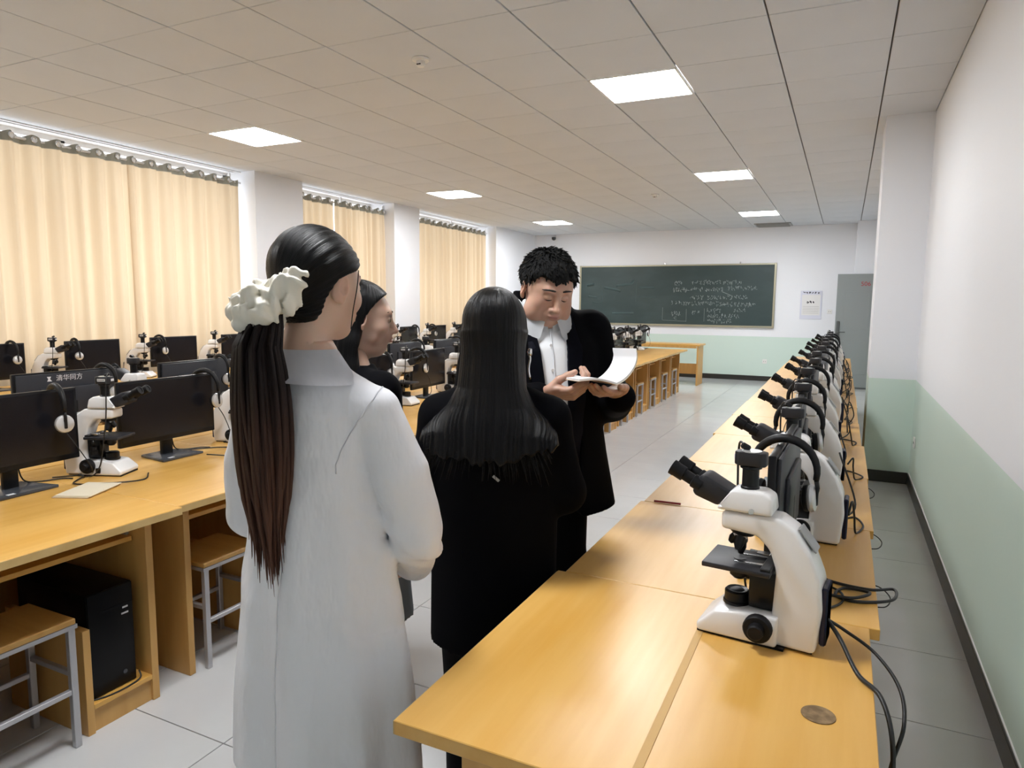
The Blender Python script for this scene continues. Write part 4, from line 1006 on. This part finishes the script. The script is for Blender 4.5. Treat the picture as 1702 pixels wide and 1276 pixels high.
# ================= woman behind, dark hair, black jacket, grey skirt
P2 = person('person', 590, 506, 2.32, az(590) - R(62), 'person in profile with black jacket behind the white lab coat')
HZ = 1.448; Sh = 1.26; M2 = head_matrix(HZ, R(-26), R(6), .03)
hf = head_field(1.0, .35); hv, hfc = hf.mesh(); ht = head_tint(hv, SK_O, (.40, .15, .13), (.48, .24, .18))
aR = [(.16, 0, 1.215), (.22, .02, .96), (.13, .22, .92)]; aL = [(-.16, 0, 1.215), (-.22, .02, .96), (-.13, .22, .92)]
bv, bf = body_core(Sh, [(aR, [.045, .038, .028]), (aL, [.045, .038, .028])])
hR = hand_mesh((.12, .24, .915), (-.7, .6, -.2), (-.3, -.6, -.6), 1, (35, 40, 25), s=.92); hL = hand_mesh((-.12, .24, .915), (.7, .6, -.2), (.3, -.6, -.6), -1, (35, 40, 25), s=.92)
V_, F_ = join_np([(xf(hv, M2), hfc), (bv, bf), hR, hL]); tint = np.tile(np.array([*SK_O, 1.]), (len(V_), 1)); tint[:len(ht)] = ht
body2 = obj_np('body', V_, F_, 'skin', P2, {'tint': tint}); face_bits(body2, 'open', M2, .003)
C = Field((-.36, -.30, .68), (.36, .36, 1.36), .0085)
C.loft([(.74, .205, .155, 0, 0), (.9, .20, .15, 0, 0), (1.05, .19, .135, 0, 0), (1.18, .18, .115, 0, 0), (1.25, .13, .085, 0, -.01), (1.295, .078, .068, 0, -.018)], .03, disp=fold(4, .005, .5))
for A in (aR, aL): C.chain([(A[0][0] * .7, A[0][1], 1.225), A[0], A[1]], [.055, .062, .056], .03); C.chain([A[1], A[2]], [.055, .044], .03)
cv, cf = C.mesh(); obj_np('jacket', cv, cf, 'coat_black', P2)
C = Field((-.3, -.3, .36), (.3, .3, .82), .010); C.loft([(.42, .215, .17, 0, 0), (.6, .20, .155, 0, 0), (.78, .17, .125, 0, 0)], .02, disp=fold(8, .006, .5)); cv, cf = C.mesh(); obj_np('skirt', cv, cf, 'skirt_grey', P2)
trousers(P2, .62, rt_=.06, rb=.045); [shoe(P2, sx) for sx in (-1, 1)]
def ex2(F):
    F.chain([(-.045, -.03, .0), (-.06, -.05, -.10), (-.075, -.055, -.20), (-.08, -.05, -.30)], [.035, .04, .045, .04], .03); F.chain([(.05, -.03, .0), (.066, -.04, -.09), (.075, -.035, -.17), (.078, -.02, -.24), (.08, .0, -.30)], [.033, .038, .040, .04, .034], .03); F.ell((0, -.075, -.12), (.085, .045, .13), .03)
H2 = hair_cap(.013, [(-.3, .05), (-.16, .0), (-.10, -.012), (-.05, -.002), (.0, .002), (.03, .016), (.055, .034), (.075, .052), (.09, .072), (.105, .12)], -.29, 1.0, .004, ex2)
hv2, hf2 = H2.mesh(); u = np.arctan2(hv2[:, 0], hv2[:, 1]); hv2[:, :2] *= (1 + .010 * np.sin(u * 46 + 2 * np.sin(u * 7)))[:, None]
obj_np('hair', xf(hv2, M2), hf2, 'hair_black', P2, {'strand': strand_attr(hv2, u, hv2[:, 2] * 2, np.zeros(len(u)))})

# ================= woman with long black hair, black coat, back to the camera
P3 = person('person', 823, 508, 1.95, az(823) - R(6), 'person in black coat with long loose black hair, back to the camera')
HZ = 1.417; Sh = 1.25; M3 = head_matrix(HZ, R(-4), R(2), .0)
hf = head_field(1.0); hv, hfc = hf.mesh(); ht = head_tint(hv, SK_W, (.42, .16, .14), (.55, .30, .22))
aR = [(.165, 0, 1.20), (.205, .01, .96), (.12, .21, .95)]; aL = [(-.165, 0, 1.20), (-.205, .01, .96), (-.12, .21, .95)]
bv, bf = body_core(Sh - .03, [([(.13, 0, 1.16)] + aR[1:], [.04, .038, .028]), ([(-.13, 0, 1.16)] + aL[1:], [.04, .038, .028])])
hR = hand_mesh((.11, .23, .95), (-.8, .5, -.2), (-.3, -.6, -.6), 1, (35, 40, 25), s=.92); hL = hand_mesh((-.11, .23, .95), (.8, .5, -.2), (.3, -.6, -.6), -1, (35, 40, 25), s=.92)
V_, F_ = join_np([(xf(hv, M3), hfc), (bv, bf), hR, hL]); tint = np.tile(np.array([*SK_W, 1.]), (len(V_), 1)); tint[:len(ht)] = ht
body3 = obj_np('body', V_, F_, 'skin', P3, {'tint': tint}); face_bits(body3, 'open', M3, .0025)
C = Field((-.34, -.30, .46), (.34, .36, 1.36), .0085)
C.loft([(.51, .182, .150, 0, 0), (.7, .180, .145, 0, 0), (.9, .182, .14, 0, 0), (1.05, .185, .13, 0, 0), (1.17, .18, .112, 0, 0), (1.235, .135, .085, 0, -.01), (1.28, .08, .07, 0, -.018)], .03, disp=fold(4, .004, .3))
for A in (aR, aL): C.chain([(A[0][0] * .62, A[0][1], 1.215), (A[0][0] * .95, A[0][1], 1.178), A[1]], [.045, .058, .060], .03); C.chain([A[1], A[2]], [.056, .044], .03)
cv, cf = C.mesh(); coat3 = obj_np('coat', cv, cf, 'coat_black', P3)
trousers(P3, .62, rt_=.065, rb=.05); [shoe(P3, sx) for sx in (-1, 1)]
# long hair: cap, neck fall and a fan over shoulders and back
H3 = Field((-.30, -.26, -.42), (.30, .16, .16), .0045)
H3.ell((0, -.018, .034), (.089, .108, .098), .02); H3.ell((0, .026, .02), (.080, .072, .074), .03)
H3.loft([(-.40, .21, .050, .0, -.118), (-.33, .205, .062, .0, -.105), (-.27, .19, .085, 0, -.075), (-.235, .16, .095, 0, -.055), (-.20, .125, .092, 0, -.045), (-.15, .098, .085, 0, -.04), (-.08, .092, .088, 0, -.03), (.0, .090, .095, 0, -.02)], .03)
zz, yy = zip(*[(-.42, .10), (-.25, .06), (-.20, .02), (-.10, .012), (.0, .014), (.04, .04), (.07, .08), (.10, .14)]); H3.cut(lambda X, Y, Z: (Y - np.interp(Z, zz, yy)) + 0 * X, .008)
H3.cut(lambda X, Y, Z: -(Z + .345 - .007 * np.sin(X * 61 + 1.3 * np.sin(X * 23)) - .006 * np.sin(X * 197 + 2 * np.sin(X * 37)) - 1.1 * X * X + .0 * Y), .01)
hv2, hf2 = H3.mesh(); u = np.arctan2(hv2[:, 0], -(hv2[:, 1] + .0) + .0); low = np.clip((-.18 - hv2[:, 2]) / .1, 0, 1); u2 = hv2[:, 0] * 7
uu = u * (1 - low) + u2 * low; hv2[:, 1] -= (.0035 * np.sin(uu * 55 + 3 * np.sin(uu * 11))) * np.clip(.3 + low, 0, 1)
hr3 = obj_np('hair', xf(hv2, M3), hf2, 'hair_black', P3, {'strand': strand_attr(hv2, uu, hv2[:, 2] * 2, np.zeros(len(u)))})
ls = MB(); r3 = random.Random(9)
for q in range(190):
    x0_ = r3.uniform(-.17, .17); L_ = r3.uniform(.06, .16); yb = -.15 - .02 * r3.random()
    pts = []
    for i in range(6):
        t = i / 5; x_ = x0_ * (.75 + .35 * t); z_ = -.24 - L_ * t - .3 * x0_ * x0_
        pts.append(M3 @ Vector((x_ + .004 * math.sin(q + 3 * t), -.135 - .022 * t + 1.1 * x_ * x_ + r3.uniform(-.001, .001), z_)))
    ls.tube(pts, [.0026, .0030, .0028, .0022, .0014, .0004], 4)
ls.build('loose_strands', 'hair_black', hr3, True)
mbx = MB().tube(smooth_path([M3 @ Vector(p) for p in [(.092, .03, -.05), (.098, .034, -.07), (.094, .034, -.10), (.098, .034, -.13)]], 4), .0035, 6)
mbx.box(M3 @ Vector((.097, .034, -.052)), (.012, .012, .022), .003); mbx.build('earring', 'chrome', P3, True)
MB().box((.02, surf(cv, .02, 1.03) - .002, 1.03), (.022, .002, .008), .001, rot=(0, .7, 0)).build('hair_clip', 'grille_grey', P3)

# ================= man reading a booklet
P4 = person('person', 897, 508, 2.52, az(925) + R(180) + R(20), 'man in open black coat and white shirt reading a booklet')
P4['label'] = 'person in open black coat and white shirt, head bowed over a booklet'
HZ = 1.553; Sh = 1.45; M4 = head_matrix(HZ, R(4), R(24), .085, R(-3))
hf = head_field(1.14, 1.0, nose=1.25); hv, hfc = hf.mesh(); ht = head_tint(hv, SK_M, (.36, .15, .12), (.50, .23, .16))
aR = [(.205, -.02, 1.40), (.265, .03, 1.13), (.085, .275, 1.195)]; aL = [(-.205, -.02, 1.40), (-.275, .05, 1.14), (-.200, .280, 1.19)]
bv, bf = body_core(Sh, [(aR, [.055, .045, .032]), (aL, [.055, .045, .032])], torso=1.2)
hR = hand_mesh((.070, .285, 1.205), (-.80, .58, .10), (-.45, -.20, .85), 1, (30, 50, 35), s=1.12, thumb=(.80, .05, .75), arm=(.14, .21, 1.178))
hL = hand_mesh((-.190, .285, 1.208), (.74, .66, .06), (.25, .0, .9), -1, (4, 10, 8), s=1.10, thumb=(.85, .45, .10), arm=(-.225, .20, 1.182))
V_, F_ = join_np([(xf(hv, M4), hfc), (bv, bf), hR, hL]); tint = np.tile(np.array([*SK_M, 1.]), (len(V_), 1)); tint[:len(ht)] = ht
body4 = obj_np('body', V_, F_, 'skin', P4, {'tint': tint}); face_bits(body4, 'down', M4, .0032, 1.14)
# shirt
S = Field((-.30, -.28, .92), (.30, .34, 1.56), .0085)
torso4 = [(.95, .185, .150, 0, .01), (1.05, .19, .165, 0, .02), (1.2, .19, .165, 0, .022), (1.35, .185, .135, 0, .01), (1.43, .15, .10, 0, .0), (1.475, .085, .078, 0, .018), (1.52, .072, .070, 0, .035)]
S.loft(torso4, .02, disp=fold(6, .002, 1.)); cv, cf = S.mesh(); sh4 = obj_np('shirt', cv, cf, 'shirt_white', P4)
# shirt collar: a stand-up folded ring, open at the throat with two points
cl = MB(); nA = 36; rows = []
for (rr, zz_, pt_) in [(.080, 1.455, 96), (.079, 1.512, 96), (.083, 1.520, 97), (.088, 1.514, 100), (.100, 1.468, 112), (.106, 1.450, 118)]:
    row = []
    for i in range(nA + 1):
        a_ = R(pt_) + R(360 - 2 * (pt_ - 90)) * i / nA; fr_ = max(0., math.sin(a_)); e_ = min(i, nA - i) / nA; row.append((rr * 1.06 * math.cos(a_), .030 + rr * math.sin(a_) + .012 * fr_, zz_ - .052 * fr_ - (.030 * math.exp(-(e_ / .07) ** 2) if pt_ > 105 else 0)))
    rows.append(row)
cl.mesh([q for r_ in rows for q in r_], [(i * (nA + 1) + j, i * (nA + 1) + j + 1, (i + 1) * (nA + 1) + j + 1, (i + 1) * (nA + 1) + j) for i in range(len(rows) - 1) for j in range(nA)])
bmesh.ops.solidify(cl.bm, geom=list(cl.bm.faces), thickness=.003); cl.build('collar', 'shirt_white', sh4, 60)
MB().tube([(.0, surf(cv, 0, z_, False) + .0006, z_) for z_ in np.arange(.98, 1.45, .03)], .0022, 5).build('placket', 'seam', sh4, True)
for z_ in np.arange(1.02, 1.44, .085): MB().lathe([(.0055, 0), (.0055, .002)], c=(.006, surf(cv, 0, float(z_), False), float(z_)), rot=along((0, 1, 0)), n=10).build('button', 'sticker', sh4)
# coat with open front
def shell(rows_o, z0, z1, wedge, sleeves, name, mat, h=.0085, dsp=None):
    C = Field((-.42, -.34, z0 - .05), (.42, .40, z1 + .08), h)
    C.loft(rows_o, .02, disp=dsp)
    C.cut(lambda X, Y, Z: np.minimum(np.interp(Z, wedge[0], wedge[1]) - np.abs(X - np.interp(Z, wedge[0], wedge[2])), Y + 0 * X) + 0 * Z, .008)
    for A, rs in sleeves: C.chain(A, rs, .035)
    v, f = C.mesh(); return obj_np(name, v, f, mat, P4), v
rows_j = [(.94, .200, .165, 0, .006), (1.05, .202, .176, 0, .018), (1.2, .203, .176, 0, .02), (1.35, .200, .148, 0, .008), (1.42, .17, .115, 0, -.005), (1.47, .105, .085, 0, .0), (1.505, .088, .080, 0, .012)]
# the jacket front leaves a V open: keep |x - xc| >= w  (in front)
def open_cut(F, zs, ws, xc):
    def fn(X, Y, Z):
        w = np.interp(Z, zs, ws); c = np.interp(Z, zs, xc); return np.minimum(w - np.abs(X - c), Y - .02) + 0 * Z
    return F.cut(fn, .006)
J = Field((-.30, -.28, .90), (.30, .34, 1.55), .0085); J.loft(rows_j, .02, disp=fold(3, .002, .2)); open_cut(J, [.94, 1.0, 1.2, 1.40, 1.51], [.034, .034, .040, .060, .085], [-.012, -.012, -.006, 0, 0])
v, f = J.mesh(); obj_np('suit_jacket', v, f, 'suit_navy', P4)
rows_c = [(.74, .300, .200, -.01, -.01), (.95, .262, .188, 0, .0), (1.1, .232, .186, 0, .008), (1.25, .228, .180, 0, .01), (1.36, .222, .152, 0, 0), (1.43, .195, .118, 0, -.012), (1.485, .125, .092, 0, -.012), (1.53, .098, .086, 0, -.002), (1.55, .094, .084, 0, .0)]
K = Field((-.42, -.34, .68), (.42, .40, 1.60), .0085); K.loft(rows_c, .02, disp=fold(4, .004, .6)); open_cut(K, [.70, 1.0, 1.2, 1.40, 1.56], [.105, .095, .090, .085, .090], [-.012, -.012, -.006, 0, 0])
for A, sg in ((aR, 1), (aL, -1)):
    K.chain([(A[0][0] * .7, A[0][1], 1.41), A[0], A[1]], [.066, .076, .070], .04); K.chain([A[1], tuple(Vector(A[1]) * .04 + Vector(A[2]) * .96)], [.068, .054], .03)
v, f = K.mesh(); coat4 = obj_np('coat', v, f, 'coat_black', P4)
# lapels
for sx in (-1, 1):
    m = MB(); zz_ = [1.49, 1.42, 1.34, 1.24, 1.14, 1.06]; inn = [.082, .060, .052, .045, .041, .036]; out_ = [.100, .118, .112, .095, .070, .046]; vs = []
    for z_, a, b in zip(zz_, inn, out_):
        for xx in (a, b):
            ry = np.interp(z_, [r_[0] for r_ in rows_j], [r_[2] for r_ in rows_j]); rx = np.interp(z_, [r_[0] for r_ in rows_j], [r_[1] for r_ in rows_j]); cy = np.interp(z_, [r_[0] for r_ in rows_j], [r_[4] for r_ in rows_j])
            vs.append((sx * xx - .005, cy + ry * math.sqrt(max(0.02, 1 - (xx / rx) ** 2)) + .006, z_))
    m.mesh(vs, [(2 * i, 2 * i + 1, 2 * i + 3, 2 * i + 2) for i in range(len(zz_) - 1)]); bmesh.ops.solidify(m.bm, geom=list(m.bm.faces), thickness=.004); m.build('lapel', 'suit_navy', P4)
trousers(P4, .98, rt_=.105, rb=.07, dx=.10, top=.025); [shoe(P4, sx, dx=.10) for sx in (-1, 1)]
b4 = MB()
MB().lathe([(.196, 0), (.196, .035)], c=(0, .01, .945), n=40)
# short hair
H4 = Field((-.13, -.17, -.14), (.13, .15, .17), .0032); w = 1.14
H4.ell((0, -.020, .040), (.074 * w + .010, .094 + .010, .084 + .016), .02); H4.ell((0, .030, .062), (.066 * w + .004, .058, .056), .02)
zz, yy = zip(*[(-.14, -.075), (-.08, -.062), (-.03, -.035), (.0, -.012), (.02, .012), (.04, .036), (.058, .060), (.070, .085), (.085, .14)]); H4.cut(lambda X, Y, Z: (Y - np.interp(Z + .006 * np.sin(X * 75 + 1) + .004 * np.sin(X * 190) + .010 * np.cos(X * 38), zz, yy)), .005)
H4.cut(lambda X, Y, Z: -.085 - Z + 0 * X + 0 * Y, .01)
sl, X, Y, Z = H4.region((-.13, -.17, -.14), (.13, .15, .17)); H4.v[sl] += np.clip((Z - .02) / .05, 0, 1) * (.0012 * np.sin(190 * X + 20 * Y))
hv2, hf2 = H4.mesh(); rt4 = random.Random(5); pv = [hv2]; pf = [hf2]; n0 = len(hv2); tv = []; tf = []
for q in range(2600):
    c = Vector(hv2[rt4.randrange(len(hv2))]); up_ = max(0., min(1., (c.z + .01) / .07))
    if c.y > .045 and c.z < .080 and rt4.random() < .8: continue
    nrm_ = Vector((c.x / .0075, (c.y + .02) / .011, (c.z - .03) / .010)).normalized(); L_ = (.008 + .014 * up_) * rt4.uniform(.6, 1.2) * (.45 if c.y > .03 else 1)
    tg_ = c - Vector((.01, -.07, .13)); tg_ = (tg_ - nrm_ * tg_.dot(nrm_)); tg_ = tg_.normalized() if tg_.length > 1e-5 else Vector((0, 1, 0)); d_ = (tg_ + nrm_ * (.25 + .25 * rt4.random()) + Vector((rt4.uniform(-.2, .2), rt4.uniform(-.2, .2), rt4.uniform(-.15, .15)))).normalized(); a_ = d_.orthogonal().normalized(); b_ = d_.cross(a_); r_ = .0022 + .0018 * up_
    base_ = [c - nrm_ * .002 + (a_ * math.cos(k_ * 2.0944) + b_ * math.sin(k_ * 2.0944)) * r_ for k_ in range(3)]; mid_ = [p_ + d_ * L_ * .6 - (p_ - c) * .35 for p_ in base_]; tip_ = c + d_ * L_
    o_ = n0 + len(tv); tv += [p_[:] for p_ in base_] + [p_[:] for p_ in mid_] + [(tip_ + (p_ - c) * .15)[:] for p_ in base_]
    for k_ in range(3): tf += [(o_ + k_, o_ + (k_ + 1) % 3, o_ + 3 + (k_ + 1) % 3, o_ + 3 + k_), (o_ + 3 + k_, o_ + 3 + (k_ + 1) % 3, o_ + 6 + (k_ + 1) % 3, o_ + 6 + k_)]
tv = np.array(tv); tri = [f_ for f_ in tf if f_[2] != f_[3]]; hv2 = np.concatenate([hv2, tv]); hf2 = np.concatenate([hf2, np.array(tri)])
obj_np('hair', xf(hv2, M4), hf2, 'hair_short', P4, {'strand': strand_attr(hv2, hv2[:, 0] * 10, hv2[:, 1] * 60, hv2[:, 2] * 0)})

# booklet held by the man (a thing of its own)
bkM = P4.matrix_basis @ Matrix.Translation((-.105, .365, 1.246)) @ Euler((R(3), 0, 0)).to_matrix().to_4x4()
bk = empty('open_booklet'); bk.matrix_basis = bkM
def leaf(sx, th, lift, w_=.125, h_=.175):
    vs = []; n = 10
    for j in (0, 1):
        for i in range(n + 1):
            t = i / n; x = sx * w_ * t * math.cos(lift * t); z_ = .004 + w_ * t * math.sin(lift * t) + .012 * math.sin(math.pi * t)
            for k_ in (0, 1): vs.append((x, (-.5 + j) * h_, z_ + (th if k_ else 0)))
    fs = []; q = lambda j, i, k_: j * (n + 1) * 2 + i * 2 + k_
    for i in range(n):
        fs += [(q(0, i, 1), q(0, i + 1, 1), q(1, i + 1, 1), q(1, i, 1)), (q(0, i, 0), q(1, i, 0), q(1, i + 1, 0), q(0, i + 1, 0)), (q(0, i, 0), q(0, i + 1, 0), q(0, i + 1, 1), q(0, i, 1)), (q(1, i, 0), q(1, i, 1), q(1, i + 1, 1), q(1, i + 1, 0))]
    fs += [(q(0, 0, 0), q(0, 0, 1), q(1, 0, 1), q(1, 0, 0)), (q(0, n, 0), q(1, n, 0), q(1, n, 1), q(0, n, 1))]
    return vs, fs
for sx, lift in ((1, R(6)), (-1, R(58))):
    vs, fs = leaf(sx, .006, lift); m = MB().mesh(vs, fs); bmesh.ops.recalc_face_normals(m.bm, faces=m.bm.faces); m.build('page_block', 'paper', bk, 40)
    vs, fs = leaf(sx, .0012, lift, .128, .179); vs = [(a, b, c - .0016) for a, b, c in vs]; m = MB().mesh(vs, fs); bmesh.ops.recalc_face_normals(m.bm, faces=m.bm.faces); m.build('cover', 'paper_tan' if sx == 1 else 'paper_cream', bk, 40)
tag(bk, 'open white booklet held in both hands by the reading man', 'booklet')
